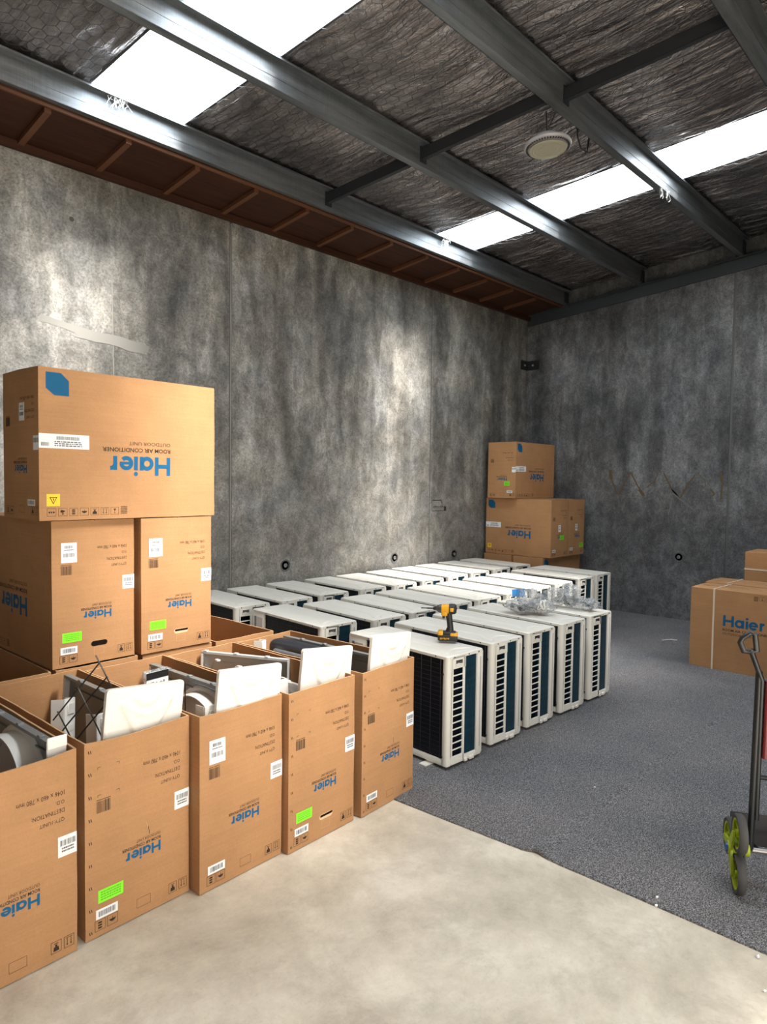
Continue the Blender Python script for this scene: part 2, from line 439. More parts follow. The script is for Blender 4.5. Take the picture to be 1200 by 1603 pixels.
TXT_R = text_geo('ROOM AIR CONDITIONER', 0.018); TXT_O = text_geo('OUTDOOR UNIT', 0.0)
TXT_D = text_geo('1046 x 460 x 780 mm'); TXT_OD = text_geo('O.D.'); TXT_DE = text_geo('DESTINATION:'); TXT_Q = text_geo('QTY:1UNIT')
def art_end(F, mb, rng, slot='closed', joint=False, corners=False):
    F.geo(mb, TXT_D, .53, .182, .90, .205, M_INK); F.geo(mb, TXT_OD, .83, .228, .90, .246, M_INK)
    F.geo(mb, TXT_DE, .64, .268, .90, .288, M_INK); F.geo(mb, TXT_Q, .70, .310, .90, .331, M_INK)
    F.rect(mb, .10, .300, .225, .303, M_INK); barcode(F, mb, .10, .308, .225, .368, M_INK, rng, 14, 0.0006)
    F.geo(mb, TXT_O, .46, .585, .70, .600, M_INK); F.geo(mb, TXT_R, .325, .608, .70, .625, M_INK)
    F.geo(mb, LOGO, .355, .634, .70, .690, M_BLUE)
    icon(F, mb, .08, .917, .175, .972, 3, M_INK); icon(F, mb, .19, .917, .285, .972, 2, M_INK)
    icon(F, mb, .785, .905, .87, .962, 1, M_INK); icon(F, mb, .89, .905, .975, .962, 0, M_INK)
    if slot == 'closed':
        F.outline(mb, .465, .905, .60, .955, 0.0012, M_INK, .0006)
    else:
        F.pts(mb, pill(F, .55, .868, .046, .014), M_HOLE if slot == 'dark' else M_CREAM, .0006)  # dark slot is a flat pill coloured like its unlit inside
        if slot == 'tab': F.pts(mb, pill(F, .555, .861, .043, .006), M_HOLE, .0010)  # dark sliver paints the shadow above the tab
        F.outline(mb, .485, .895, .61, .945, 0.0012, M_CARDIN, .0006)
    if corners:
        for u in (.11, .275):
            for v in (.135, .275):
                F.rect(mb, u, v, u+.03, v+.002, M_INK); F.rect(mb, u if u < .2 else u+.027, v, u+.003 if u < .2 else u+.03, v+.012, M_INK)
    if joint and slot == 'closed' and corners:
        F.pts(mb, [(.555, .50), (.575, .555), (.59, .585), (.583, .55)], M_CARDIN); F.pts(mb, [(.572, .53), (.585, .575), (.59, .578), (.580, .535)], M_INK, .0009)
    if joint:
        for i in range(9):
            v = .04+i*.115
            for k in (0, .017): F.pts(mb, [(.03+k, v), (.036+k, v+.016), (.043+k, v+.016), (.037+k, v)], M_INK)
def art_long(F, mb, rng):
    F.pts(mb, [(.035, .030), (.035, .135), (.075, .178), (.147, .178), (.147, .078), (.108, .030)], M_BLUE)
    F.geo(mb, TXT_O, .460, .455, .705, .480, M_INK); F.geo(mb, TXT_R, .315, .500, .705, .530, M_INK)
    F.geo(mb, LOGO, .350, .560, .705, .695, M_BLUE)
    for i, k in enumerate((4, 5, 3, 2, 1, 0, 6)):
        icon(F, mb, .036+i*.054, .920, .036+i*.054+.044, .972, k, M_INK)
    tiny_lines(F, mb, .415, .915, .452, .972, M_INK, rng, 5, .0006)
def child_label(root, name, F, u0, v0, u1, v1, kind, rng, deform, F2=None, u2=None):
    mb = MB()
    m = {'green': M_GREEN, 'yellow': M_YELLOW}.get(kind, M_LABEL)
    F.rect(mb, u0, v0, u1, v1, m, .0011, 3)
    w = u1-u0; h = v1-v0; e = .0016
    if F2 is not None: F2.rect(mb, u2[0], v0+.014, u2[1], v1+.014, m, .0011, 2); 
    if kind == 'ship':
        barcode(F, mb, u0+w*.14, v0+h*.52, u1-w*.14, v0+h*.72, M_LABELINK, rng, 14, e); barcode(F, mb, u0+w*.2, v0+h*.14, u1-w*.25, v0+h*.28, M_LABELINK, rng, 12, e)
        tiny_lines(F, mb, u0+w*.18, v0+h*.34, u1-w*.2, v0+h*.42, M_LABELINK, rng, 1, e)
    elif kind == 'wrap':
        barcode(F, mb, u0+w*.12, v0+h*.20, u1-w*.08, v0+h*.48, M_LABELINK, rng, 14, e); tiny_lines(F, mb, u0+w*.2, v0+h*.56, u1-w*.15, v0+h*.84, M_LABELINK, rng, 2, e)
    elif kind == 'wraplong':
        barcode(F, mb, u0+w*.34, v0+h*.16, u1-w*.2, v0+h*.40, M_LABELINK, rng, 22, e)
        tiny_lines(F, mb, u0+w*.3, v0+h*.5, u1-w*.15, v0+h*.9, M_LABELINK, rng, 3, e); barcode(F, mb, u0+w*.04, v0+h*.6, u0+w*.2, v0+h*.85, M_LABELINK, rng, 8, e)
        if F2 is not None: barcode(F2, mb, u2[0]+.012, v0+.03, u2[1], v0+.06, M_LABELINK, rng, 10, e)
    elif kind == 'bar':
        barcode(F, mb, u0+w*.12, v0+h*.22, u1-w*.12, v0+h*.78, M_LABELINK, rng, 12, e)
    elif kind == 'green':
        tiny_lines(F, mb, u0+w*.1, v0+h*.15, u1-w*.1, v0+h*.9, M_GREENINK, rng, 4, e)
    elif kind == 'yellow':
        for a, b, c in (((.2,.25),(.8,.25),(.5,.85)),): 
            F.pts(mb, [(u0+w*a[0], v0+h*a[1]), (u0+w*c[0], v0+h*c[1]), (u0+w*b[0], v0+h*b[1])], M_INK, e)
            F.pts(mb, [(u0+w*.29, v0+h*.31), (u0+w*.5, v0+h*.73), (u0+w*.71, v0+h*.31)], M_YELLOW, e+.0005)
            F.pts(mb, [(u0+w*.46, v0+h*.36), (u0+w*.48, v0+h*.6), (u0+w*.54, v0+h*.5), (u0+w*.53, v0+h*.36)], M_INK, e+.001)
    return mb.build(name, root, deform=deform)

CW, CD, CH = .46, 1.046, .78
def grid_face(mb, F, n, m, e=0.0, m_n=None):
    vv = []; nu, nv = n
    sf = F.flip; F.flip = True
    for i in range(nu+1):
        for j in range(nv+1): vv.append(F.p(i/nu, j/nv, e))
    F.flip = sf
    ff = [(i*(nv+1)+j, i*(nv+1)+j+1, (i+1)*(nv+1)+j+1, (i+1)*(nv+1)+j) for i in range(nu) for j in range(nv)]
    mb.mesh(vv, ff, m)
def carton(corner, rz, label, name='open_carton', opened=True, slot='closed', joint=False, corners=False, stickers=(), seed=1, upright=False,
           art='-y-x', bulge=.006, straps=False, group=None, slump=0.0, center=None, art_on=True):
    """corner = plan position of the low-x low-y corner (before turning), z"""
    rng = random.Random(seed)
    c, s_ = math.cos(rz), math.sin(rz)
    if center: cx, cy = center
    else: cx = corner[0]+CW/2*c-CD/2*s_; cy = corner[1]+CW/2*s_+CD/2*c
    root = empty(name, (cx, cy, corner[2]), rz)
    tag(root, label, 'carton' if opened is False else 'open carton', group)
    w, d, h = CW-.004, CD-.004, CH-.002
    k1, k2, k3, k4 = [rng.uniform(-1, 1) for _ in range(4)]
    def deform(p):
        a = math.sin(PI*max(0, min(1, p.z/h)))
        bx = math.cos(PI*p.x/w/1.02) if abs(p.x) < w/2 else 0
        by = math.cos(PI*p.y/d/1.02) if abs(p.y) < d/2 else 0
        top = max(0, min(1, p.z/h))
        if opened: ax = a*.6+top*.5*k1; ay = a*.6+top*.4*k2
        else: ax = a; ay = a
        q = Vector(p)
        q.x += (p.x/(w/2))*bulge*ax*max(0, by)
        q.y += (p.y/(d/2))*bulge*ay*max(0, bx)
        nz = mnoise.noise(Vector((p.x*3+seed*7, p.y*3, p.z*4)))
        q.x += (p.x/(w/2))*.0022*nz; q.y += (p.y/(d/2))*.0022*nz
        if opened and top > .9: q.z += (top-.9)*10*(.004*mnoise.noise(Vector((p.x*6, p.y*6, seed)))+slump*bx*(1 if p.y < 0 else .5))
        return q
    fl = not upright
    FY = Face((-w/2, -d/2, h), (1,0,0), (0,0,-1), (0,-1,0), w, h, fl); FYB = Face((w/2, d/2, h), (-1,0,0), (0,0,-1), (0,1,0), w, h, fl)
    FX = Face((-w/2, d/2, h), (0,-1,0), (0,0,-1), (-1,0,0), d, h, fl); FXB = Face((w/2, -d/2, h), (0,1,0), (0,0,-1), (1,0,0), d, h, fl)
    mb = MB()
    for F, n in ((FY, (8, 12)), (FYB, (8, 12)), (FX, (14, 12)), (FXB, (14, 12))): grid_face(mb, F, n, M_CARD)
    mb.poly([(-w/2,-d/2,0),(-w/2,d/2,0),(w/2,d/2,0),(w/2,-d/2,0)], M_CARD)
    if opened:
        t = .007
        A = [(-w/2,-d/2), (w/2,-d/2), (w/2,d/2), (-w/2,d/2)]; B = [(-w/2+t,-d/2+t), (w/2-t,-d/2+t), (w/2-t,d/2-t), (-w/2+t,d/2-t)]
        for i in range(4):
            j = (i+1) % 4; N = 14; Z = 6
            for k in range(N):
                def L2(P, Q, q): return (P[0]+(Q[0]-P[0])*q, P[1]+(Q[1]-P[1])*q)
                a0, a1 = L2(A[i], A[j], k/N), L2(A[i], A[j], (k+1)/N); b0, b1 = L2(B[i], B[j], k/N), L2(B[i], B[j], (k+1)/N)
                mb.poly([(*a0, h), (*a1, h), (*b1, h), (*b0, h)], M_CARDIN)
                for z in range(Z):
                    z0, z1 = .008+(h-.008)*z/Z, .008+(h-.008)*(z+1)/Z
                    mb.poly([(*b0, z0), (*b0, z1), (*b1, z1), (*b1, z0)], M_CARD)
        mb.poly([(*B[0], .008), (*B[1], .008), (*B[2], .008), (*B[3], .008)], M_CARD)
    else:
        # two long top flaps with a seam, slightly proud
        for sx in (-1, 1):
            N = 8
            for i in range(N):
                y0, y1 = -d/2+d*i/N, -d/2+d*(i+1)/N
                xa, xb = (sx*w/2, sx*.0015)
                z = lambda x: h+.004*(1-abs(x)/(w/2))
                q = [(xa, y0, h), (xb, y0, z(xb)), (xb, y1, z(xb)), (xa, y1, h)]
                if sx > 0: q.reverse()
                q2 = q if sx < 0 else q
                mb.poly(list(reversed(q2)) if sx < 0 else list(reversed(q2)), M_CARD)
        mb.box((-.0015, -d/2, h-.004), (.0015, d/2, h+.001), M_HOLE)
        mb.box((-.024, -d/2, h+.004), (.024, d/2, h+.0046), M_BROWN_TAPE)
    mb2 = mb
    if art_on:
        if '-y' in art: art_end(FY, mb2, rng, slot, joint, corners)
        if '+y' in art: art_end(FYB, mb2, rng)
        if '-x' in art: art_long(FX, mb2, rng)
        if '+x' in art: art_long(FXB, mb2, rng)
    mb2.build('carton_body', root, deform=deform)
    for s in stickers:
        if s == 'wrap': child_label(root, 'shipping_label', FY, .845, .405, 1.0, .505, 'wrap', rng, deform, FXB, (0, .05))
        if s == 'ship': child_label(root, 'shipping_label', FY, .105, .150, .285, .285, 'ship', rng, deform)
        if s == 'green': child_label(root, 'green_sticker', FY, .11, .765, .335, .832, 'green', rng, deform)
        if s == 'bar': child_label(root, 'barcode_label', FY, .09, .862, .285, .912, 'bar', rng, deform)
        if s == 'longwrap': child_label(root, 'shipping_label', FX, 0, .43, .245, .525, 'wraplong', rng, deform, FYB, (.87, 1.0))
        if s == 'yellow': child_label(root, 'warning_sticker', FX, .034, .825, .098, .905, 'yellow', rng, deform)
        if s == 'ship+y': child_label(root, 'shipping_label', FYB, .50, .22, .65, .34, 'ship', rng, deform)
        if s == 'bar+y': child_label(root, 'barcode_label', FYB, .70, .862, .90, .905, 'bar', rng, deform)
        if s == 'green+y': child_label(root, 'green_sticker', FYB, .60, .70, .80, .775, 'green', rng, deform)
        if s == 'ship-y2': child_label(root, 'shipping_label', FY, .40, .44, .55, .56, 'ship', rng, deform)
        if s == 'green-y2': child_label(root, 'green_sticker', FY, .50, .62, .75, .70, 'green', rng, deform)
        if s == 'green-y3': child_label(root, 'green_sticker', FY, .70, .79, .93, .87, 'green', rng, deform)
    if straps:
        for yy in (-d*.29, d*.29):
            sb = MB()
            sb.box((-w/2-.002, yy-.008, 0), (-w/2-.0035-bulge*.8, yy+.008, h+.004), M_TAPE); sb.box((w/2+.002, yy-.008, 0), (w/2+.0035+bulge*.8, yy+.008, h+.004), M_TAPE)
            sb.box((-w/2-.0035-bulge*.8, yy-.008, h+.0045), (w/2+.0035+bulge*.8, yy+.008, h+.0060), M_TAPE)
            sb.build('strap', root)
    return root

# ------------------------------------------------------------------ room shell
WX, WY = 9.277, 5.72          # inner faces of the back wall and the left wall
X0, Y0 = -3.0, -2.25
SL = .0875
EDGE_Y, FOIL0, BOT0 = 5.72, 4.555, 4.352
def zf(y): return FOIL0+SL*(EDGE_Y-y)
def zb(y): return BOT0+SL*(EDGE_Y-y)

mb = MB(); mb.box((X0, Y0, -.15), (WX, WY, -.004), M_FLOOR); struct(mb.build('floor'))
def carpet_edge(y): return 2.868+.012*math.sin(y*1.7)-(.045*max(0, (y-1.6)/1.0) if y > 1.6 else 0)
mb = MB(); N = 120; top = []; 
ys = [Y0+(WY-Y0)*i/N for i in range(N+1)]
vv = []; ff = []
for y in ys:
    lift = .022*math.exp(-((y-1.66)/.045)**2)
    e = carpet_edge(y)+.02*math.exp(-((y-1.66)/.05)**2)
    vv += [(e, y, -.004+lift*.55), (e+.002, y, .004+lift), (e+.05, y, .005+lift*.25), (WX, y, .005)]
for i in range(N):
    for k in range(3): a = i*4+k; ff.append((a, a+1, a+5, a+4))
mb.mesh(vv, [tuple(reversed(q)) for q in ff], M_CARPET)
tag(mb.build('carpet', smooth=40), 'flat dark grey speckled carpet covering the floor up to the back wall', 'carpet')

# left wall: precast panels with open joints
def wall_panels(name, m, axis, c, spans, z1, thick=.15):
    mb = MB()
    for a, b in spans:
        if axis == 'y': mb.rbox((a, c, -.15), (b, c+thick, z1), m, .006, 1)
        else:
            mb.mesh(*panel_sloped(c, a, b, thick), m)
    return struct(mb.build(name))
def panel_sloped(x, y0, y1, t):
    za, zc = zf(y0)+.25, zf(y1)+.25
    vv = [(x,y0,-.15),(x+t,y0,-.15),(x+t,y1,-.15),(x,y1,-.15),(x,y0,za),(x+t,y0,za),(x+t,y1,zc),(x,y1,zc)]
    return vv, [(0,3,2,1),(4,5,6,7),(0,1,5,4),(1,2,6,5),(2,3,7,6),(3,0,4,7)]
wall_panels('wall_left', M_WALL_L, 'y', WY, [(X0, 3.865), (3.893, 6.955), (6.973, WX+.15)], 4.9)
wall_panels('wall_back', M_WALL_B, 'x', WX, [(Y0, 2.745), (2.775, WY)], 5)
M_JOINT = mat('joint_sealant', (0.10, 0.10, 0.095), 0.7)
mb = MB(); mb.box((3.862, WY+.006, 0), (3.896, WY+.03, 4.26), M_JOINT); mb.box((3.876, WY-.001, 0), (3.881, WY+.02, 4.26), mat('joint_edge', (0.33, 0.32, 0.29), .7)); struct(mb.build('trim_1'))
mb = MB(); mb.box((6.953, WY+.006, 0), (6.975, WY+.03, 4.26), M_JOINT); struct(mb.build('trim_2'))
mb = MB(); mb.box((WX+.008, 2.742, 0), (WX+.03, 2.778, 4.6), M_JOINT); struct(mb.build('trim_3'))
# walls behind and beside the camera; the side wall has the open roller door
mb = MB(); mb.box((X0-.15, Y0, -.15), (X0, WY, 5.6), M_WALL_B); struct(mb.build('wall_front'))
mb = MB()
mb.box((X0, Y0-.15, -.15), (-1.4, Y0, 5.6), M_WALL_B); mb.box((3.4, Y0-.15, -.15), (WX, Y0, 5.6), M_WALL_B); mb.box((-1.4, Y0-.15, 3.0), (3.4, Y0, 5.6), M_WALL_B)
struct(mb.build('wall_right'))
mb = MB(); mb.box((-4, -9, -.2), (10, Y0-.15, -.02), M_FLOOR); struct(mb.build('floor'))
# patches, cast-in lifter pockets, scribble: marks that belong to the walls
M_PATCH = mat('pale_render_patch', (0.20, 0.19, 0.17), .6)
def wall_mark(path, w, m, plane, name_, off=.0012):
    mb = MB(); vv, ff = stroke(path, w)
    if plane == 'back': mb.mesh([(WX-off, y, z) for y, z in vv], ff, m)
    else: mb.mesh([(x, WY-off, z) for x, z in vv], ff, m)
    return mb
M_SCRIB = mat('brown_scribble', (0.10, 0.062, 0.026), .8)
M_SCR2 = mat('pale_scratch', (0.14, 0.14, 0.14), .8)
import itertools
def dense(path, n=6, wob=.006, seed=0):
    out = []
    for i in range(len(path)-1):
        for k in range(n):
            t = k/n; p = [a+(b-a)*t for a, b in zip(path[i], path[i+1])]
            q = mnoise.noise(Vector((p[0]*9, p[1]*9, seed))); out.append((p[0]+wob*q, p[1]+wob*.5*q))
    return out+[path[-1]]
G = [[(4.326,1.968),(4.293,1.824),(4.233,1.681),(4.185,1.646),(4.142,1.754),(4.029,1.96),(3.942,1.793),(3.83,1.628)],
     [(3.799,1.751),(3.73,1.813),(3.696,1.83),(3.648,1.952)], [(3.58,1.952),(3.463,1.731),(3.385,1.648)],
     [(3.463,1.731),(3.351,1.615),(3.274,1.768),(3.167,1.927)], [(2.848,1.953),(2.835,1.791),(2.847,1.612)], [(2.971,1.74),(2.923,1.676),(2.96,1.65)]]
mb = MB()
for i, p in enumerate(G):
    vv, ff = stroke(dense(p, seed=i), .018 if i != 1 else .012); mb.mesh([(WX-.0012, y, z) for y, z in vv], ff, M_SCRIB)
vv, ff = stroke(dense([(4.326,1.985),(4.31,1.86)]), .045); mb.mesh([(WX-.0014, y, z) for y, z in vv], ff, M_SCRIB)
vv, ff = stroke(dense([(3.90,1.72),(3.84,1.64)]), .04); mb.mesh([(WX-.0014, y, z) for y, z in vv], ff, M_SCRIB)
vv, ff = stroke(dense([(2.850,1.95),(2.846,1.85)]), .032); mb.mesh([(WX-.0014, y, z) for y, z in vv], ff, M_SCRIB)
for p, w in ((((3.135,1.952),(3.053,1.854),(3.043,1.788),(3.088,1.73)), .008), (((3.451,1.629),(3.494,1.389)), .016), (((3.598,1.436),(3.48,1.458)), .012), (((3.453,1.68),(3.151,1.454)), .014)):
    vv, ff = stroke(dense(list(p)), w); mb.mesh([(WX-.0013, y, z) for y, z in vv], ff, M_SCR2 if w > .009 else M_SCRIB)
tag(mb.build('wall_scribble'), 'brown zigzag scribble dripped across the back concrete wall', 'scribble')
mb = MB()
for p, w in (([(2.10,3.04),(2.25,3.02),(2.5,2.985),(2.8,2.96),(3.02,2.93)], .055), ([(2.38,2.965),(2.6,2.945),(2.82,2.915),(2.98,2.90)], .05)):
    vv, ff = stroke(dense(p, 5, .02), w); mb.mesh([(x, WY-.0015-.001*(w < .052), z) for x, z in vv], ff, M_PATCH)
vv, ff = stroke(dense([(2.69,3.507),(2.695,3.1),(2.702,2.55)], 6, .004), .009); mb.mesh([(x, WY-.002, z) for x, z in vv], ff, M_PATCH)
tag(mb.build('render_patch'), 'pale horizontal filler streak smeared on left wall above the big carton', 'wall patch')
mb = MB()
for (x0, z0, x1, z1) in ((7.02,1.54,7.20,1.55),(7.21,1.50,7.22,1.55),(7.02,1.455,7.30,1.462),(7.02,1.40,7.26,1.407),(7.27,1.40,7.31,1.46)):
    mb.box((x0, WY-.002, z0), (x1, WY, z1), M_INK)
tag(mb.build('stencil_mark'), 'small black stencilled mark low on the left wall past the second joint', 'stencil mark')
M_POCK = mat('pocket_recess_shade', (0.06, 0.058, 0.055), .8)  # dark tone stands for shade inside the pockets and bolt holes
def pocket(where, a, z, lab):
    root = empty('lifting_pocket', (a, WY, z) if where == 'left' else (WX, a, z), 0 if where == 'left' else -PI/2)
    tag(root, lab, 'wall socket hole', 'round cast-in lifting pockets in the concrete')
    M = Matrix.Rotation(PI/2, 4, 'X')
    mb = MB(); mb.lathe([(.048, .001), (.064, .003), (.066, .006), (.052, .007), (.046, .002)], M_WALL_B, M, 24); mb.build('rim', root, 40)
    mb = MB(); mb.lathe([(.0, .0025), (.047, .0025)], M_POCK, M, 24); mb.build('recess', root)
    mb = MB(); mb.lathe([(.022, .003), (.022, .012), (.012, .014), (.010, .006), (.0, .006)], mat('grey_ferrule', (.28,.28,.27), .5, .5), M, 16); mb.build('ferrule', root, 40)
pocket('left', 4.566, .883, 'round lifting pocket in left wall, nearest the first joint')
pocket('left', 6.289, .839, 'round lifting pocket in left wall just before the second joint')
pocket('left', 7.502, .803, 'round lifting pocket in left wall past the second joint')
pocket('back', 3.343, .835, 'round lifting pocket low on the back wall under the scribble')
for x, z, t in ((2.358, 3.875, 'small dark bolt hole high on the left wall near the photo edge'), (5.065, 3.798, 'small dark bolt hole high on left wall between the two joints')):
    mb = MB(); mb.lathe([(.0, .0015), (.014, .002), (.020, .001)], M_POCK, Matrix.Translation((x, WY, z)) @ Matrix.Rotation(PI/2, 4, 'X'), 12)
    tag(mb.build('bolt_hole'), t, 'bolt hole')
root = empty('corner_bracket', (WX, WY, 3.59)); tag(root, 'black steel angle bracket bolted high in the corner where the walls meet', 'bracket')
mb = MB(); mb.box((-.19, -.012, -.07), (0, 0, .07), M_BLACK); mb.box((-.012, -.21, -.07), (0, 0, .07), M_BLACK); mb.build('plate', root)
for lo in ((-.10, -.02, 0), (-.02, -.11, 0)):
    mb = MB(); mb.rbox((lo[0]-.012, lo[1]-.012, -.012), (lo[0]+.012, lo[1]+.012, .012), mat('bolt_steel', (.4,.4,.4), .4, .8), .003); mb.build('bolt', root)

# ------------------------------------------------------------------ roof
# purlin webs face the camera side; foil panels between, two skylight strips
SKY = [(2.20, 2.965), (6.165, 6.905)]
def skew(x, y): return x+.062*(5.05-y)
def roof_strip(name, xa, xb, m, curved, ya=Y0, yb=EDGE_Y-.38, nx=40, ny=60):
    mb = MB(); vv = []; ff = []; N = mnoise.noise
    for i in range(nx+1):
        for j in range(ny+1):
            y = ya+(yb-ya)*j/ny; x = xa(y)+(xb(y)-xa(y))*i/nx
            z = zf(y)
            if curved:
                ph = ((5.05-y)/1.20) % 1.0
                e = min(1, min(abs(x-xa(y)), abs(xb(y)-x))/.06)
                xs = x+.10*y
                w = 1-abs(N(Vector((xs*9, y*1.5, 4))))*2.2
                z += (-.030*math.sin(PI*ph)**2 + .012*N(Vector((x*3.5, y*.8, 0))) + 0.012*w + .006*N(Vector((xs*26, y*3.0, 8))))*e
            vv.append((x, y, z))
    for i in range(nx):
        for j in range(ny):
            a = i*(ny+1)+j; ff.append((a, a+1, a+ny+2, a+ny+1))
    mb.mesh(vv, ff, m); o = mb.build(name, smooth=60 if curved else None)
    return struct(o)
s0, s1 = SKY
roof_strip('ceiling', lambda y: X0, lambda y: .9, M_FOIL, True, nx=20, ny=40)
roof_strip('ceiling', lambda y: .9, lambda y: skew(s0[0], y), M_FOIL, True, ya=-.5, nx=80, ny=150)
roof_strip('ceiling', lambda y: skew(s0[1], y), lambda y: skew(s1[0], y), M_FOIL, True, ya=-.5, nx=190, ny=150)
roof_strip('ceiling', lambda y: skew(s1[1], y), lambda y: WX, M_FOIL, True, ya=-.5, nx=120, ny=150)
for k, (a, b) in enumerate(SKY):
    o = roof_strip('window_%d' % (k+1), lambda y, a=a: skew(a, y), lambda y, b=b: skew(b, y), M_SKY, False, ya=-.5, nx=2)
# outer roof skin above the foil, and the plain lining behind the camera
mb = MB()
mb.poly([(.9, Y0, zf(Y0)), (WX, Y0, zf(Y0)), (WX, -.5, zf(-.5)), (.9, -.5, zf(-.5))], M_FOIL)
for xa, xb in ((lambda y: X0-.1, lambda y: skew(s0[0], y)), (lambda y: skew(s0[1], y), lambda y: skew(s1[0], y)), (lambda y: skew(s1[1], y), lambda y: WX+.2)):
    for zz in (.06,): mb.poly([(xa(Y0-.2), Y0-.2, zf(Y0-.2)+zz), (xb(Y0-.2), Y0-.2, zf(Y0-.2)+zz), (xb(EDGE_Y+.2), EDGE_Y+.2, zf(EDGE_Y+.2)+zz), (xa(EDGE_Y+.2), EDGE_Y+.2, zf(EDGE_Y+.2)+zz)], M_BRIDGE)
struct(mb.build('ceiling'))
# purlins
PUR = [(5.05, 'steel roof purlin nearest the left wall, above the red-brown soffit'), (3.925, 'second steel roof purlin from the left wall'),
       (2.665, 'third steel roof purlin from the left wall, beside the round lamp'), (1.455, 'fourth steel roof purlin, crossing the top right corner of the photo')]
for y, lab in PUR:
    zb_, zt = zb(y), zf(y)-.012
    L_ = WX-X0-.03
    root = empty('roof_purlin', (X0, y, zb_)); tag(root, lab, 'roof purlin', None)
    h = zt-zb_; t = .004
    mb = MB()
    mb.rbox((0, 0, 0), (L_, t, h), M_GALV, .0015, 1); mb.box((0, t, 0), (L_, .070, t), M_GALV); mb.box((0, .066, 0), (L_, .070, .018), M_GALV)
    mb.box((0, -.062, h-t), (L_, 0, h), M_GALV); mb.box((0, -.062, h-.018), (L_, -.058, h), M_GALV)
    # rolled stiffener lines on the web
    mb.box((0, -.0025, h*.38), (L_, 0, h*.40), M_GALV)
    mb.build('c_section', root)
    mb = MB(); mb.box((L_-.09, -.012, .02), (L_+.02, -.003, h-.02), M_BRIDGE); mb.build('end_cleat', root)
# bridging between purlins
for (ya, yb, x, lab) in ((5.05, 3.995, 4.50, 'dark bridging channel between the first and second purlins'), (3.925, 2.735, 4.58, 'dark bridging channel between the second and third purlins'),
                    (2.665, 1.525, 4.75, 'dark bridging channel between the third and fourth purlins')):
    mb = MB(); 
    for dx0, dx1, z0, z1 in ((0, .004, .055, .150), (0, .045, .146, .150), (0, .045, .055, .059)):
        P_ = [(x+dx0, ya, zb(ya)+z0), (x+dx1, ya, zb(ya)+z0), (x+dx1, ya, zb(ya)+z1), (x+dx0, ya, zb(ya)+z1)]
        mb.prism(P_, (.075*(ya-yb), yb-ya, zb(yb)-zb(ya)), M_BRIDGE)
    mb.box((x-.012, ya-.008, zb(ya)+.03), (x+.07, ya-.002, zb(ya)+.16), M_BRIDGE)
    tag(mb.build('bridging_channel'), lab, 'bridging')
# edge beam along the top of the back wall, dark sloping angle
mb = MB(); P_ = []
def eb(y, dz): return 4.185+SL*(5.72-y)+dz
for ya, yb in ((WY-.002, Y0),):
    sec = [(WX-.012, 0), (WX-.012, .155), (WX-.09, .155), (WX-.09, .145), (WX-.022, .145), (WX-.022, .0)]
    mb.prism([(x, ya, eb(ya, z)) for x, z in sec], (0, yb-ya, SL*(ya-yb)), M_EDGE)
    mb.prism([(WX-.001, ya, eb(ya, .0)), (WX-.012, ya, eb(ya, .0)), (WX-.012, ya, eb(ya, .155)), (WX-.001, ya, eb(ya, .155))], (0, yb-ya, SL*(ya-yb)), M_EDGE)
tag(mb.build('edge_beam'), 'dark painted steel edge beam sloping along the top of the back wall', 'steel beam')
# soffit between left wall and first purlin
root = empty('timber_soffit', (X0, EDGE_Y, 4.27)); tag(root, 'red-brown plywood soffit with pine battens along the top of the left wall', 'soffit')
mb = MB(); LL = WX-X0-.02
mb.prism([(0, -.002, .06), (0, -.002, .075), (0, -.62, .145), (0, -.62, .13)], (LL, 0, 0), M_PLY); mb.build('plywood_sheet', root)
mb = MB(); mb.box((0, -.055, 0), (LL, -.005, .055), M_PLY); mb.build('wall_plate', root)
mb = MB(); mb.box((0, -.618, .108), (LL, -.600, .134), M_BATTEN); mb.build('edge_board', root)
for i in range(19):
    x = 1.937-X0+(i-7)*.597
    if 0 < x < LL:
        mb = MB(); mb.prism([(x, -.05, .03), (x, -.05, .066), (x, -.58, .118), (x, -.58, .085)], (.045, 0, 0), M_BATTEN); mb.build('batten', root)
# gap above the first purlin to the wall is closed by sheet steel
mb = MB(); mb.poly([(X0, 5.34, zf(5.34)-.0), (WX, 5.34, zf(5.34)), (WX, WY+.1, zf(WY)), (X0, WY+.1, zf(WY))], M_BRIDGE); struct(mb.build('ceiling'))
# hexagonal wire netting under the foil
mb = MB(); hx, hy = .098, .125
verts = {}; edges = set()
def hv(x, y):
    k = (round(x, 4), round(y, 4))
    if k not in verts:
        q = mnoise.noise(Vector((x*2.3, y*2.3, 9)))
        ph = ((5.05-y)/1.18) % 1.0
        verts[k] = Vector((x+.012*q, y+.012*mnoise.noise(Vector((x*3, y*3, 2))), zf(y)-.012-.034*math.sin(PI*ph)**2+.004*q))
    return k
ix = 0
x = 1.2
while x < 9.2:
    y = -.2+(hy*.75 if 0 else 0); iy = 0
    y = .3
    while y < 4.98:
        ox = (hx/2 if iy % 2 else 0)
        c = (x+ox, y)
        a = [hv(c[0]+dx*hx, c[1]+dy*hy) for dx, dy in ((0, .5), (.5, .25), (.5, -.25), (0, -.5), (-.5, -.25), (-.5, .25))]
        for i in range(6):
            e = tuple(sorted((a[i], a[(i+1) % 6])))
            edges.add(e)
        y += hy*.75; iy += 1
    x += hx
for a, b in edges: mb.tube([verts[a], verts[b]], .0017, M_NET, 3)
tag(mb.build('roof_netting'), 'hexagonal wire safety netting stretched under the foil roof lining', 'wire netting', kind='stuff')
print('net edges', len(edges))
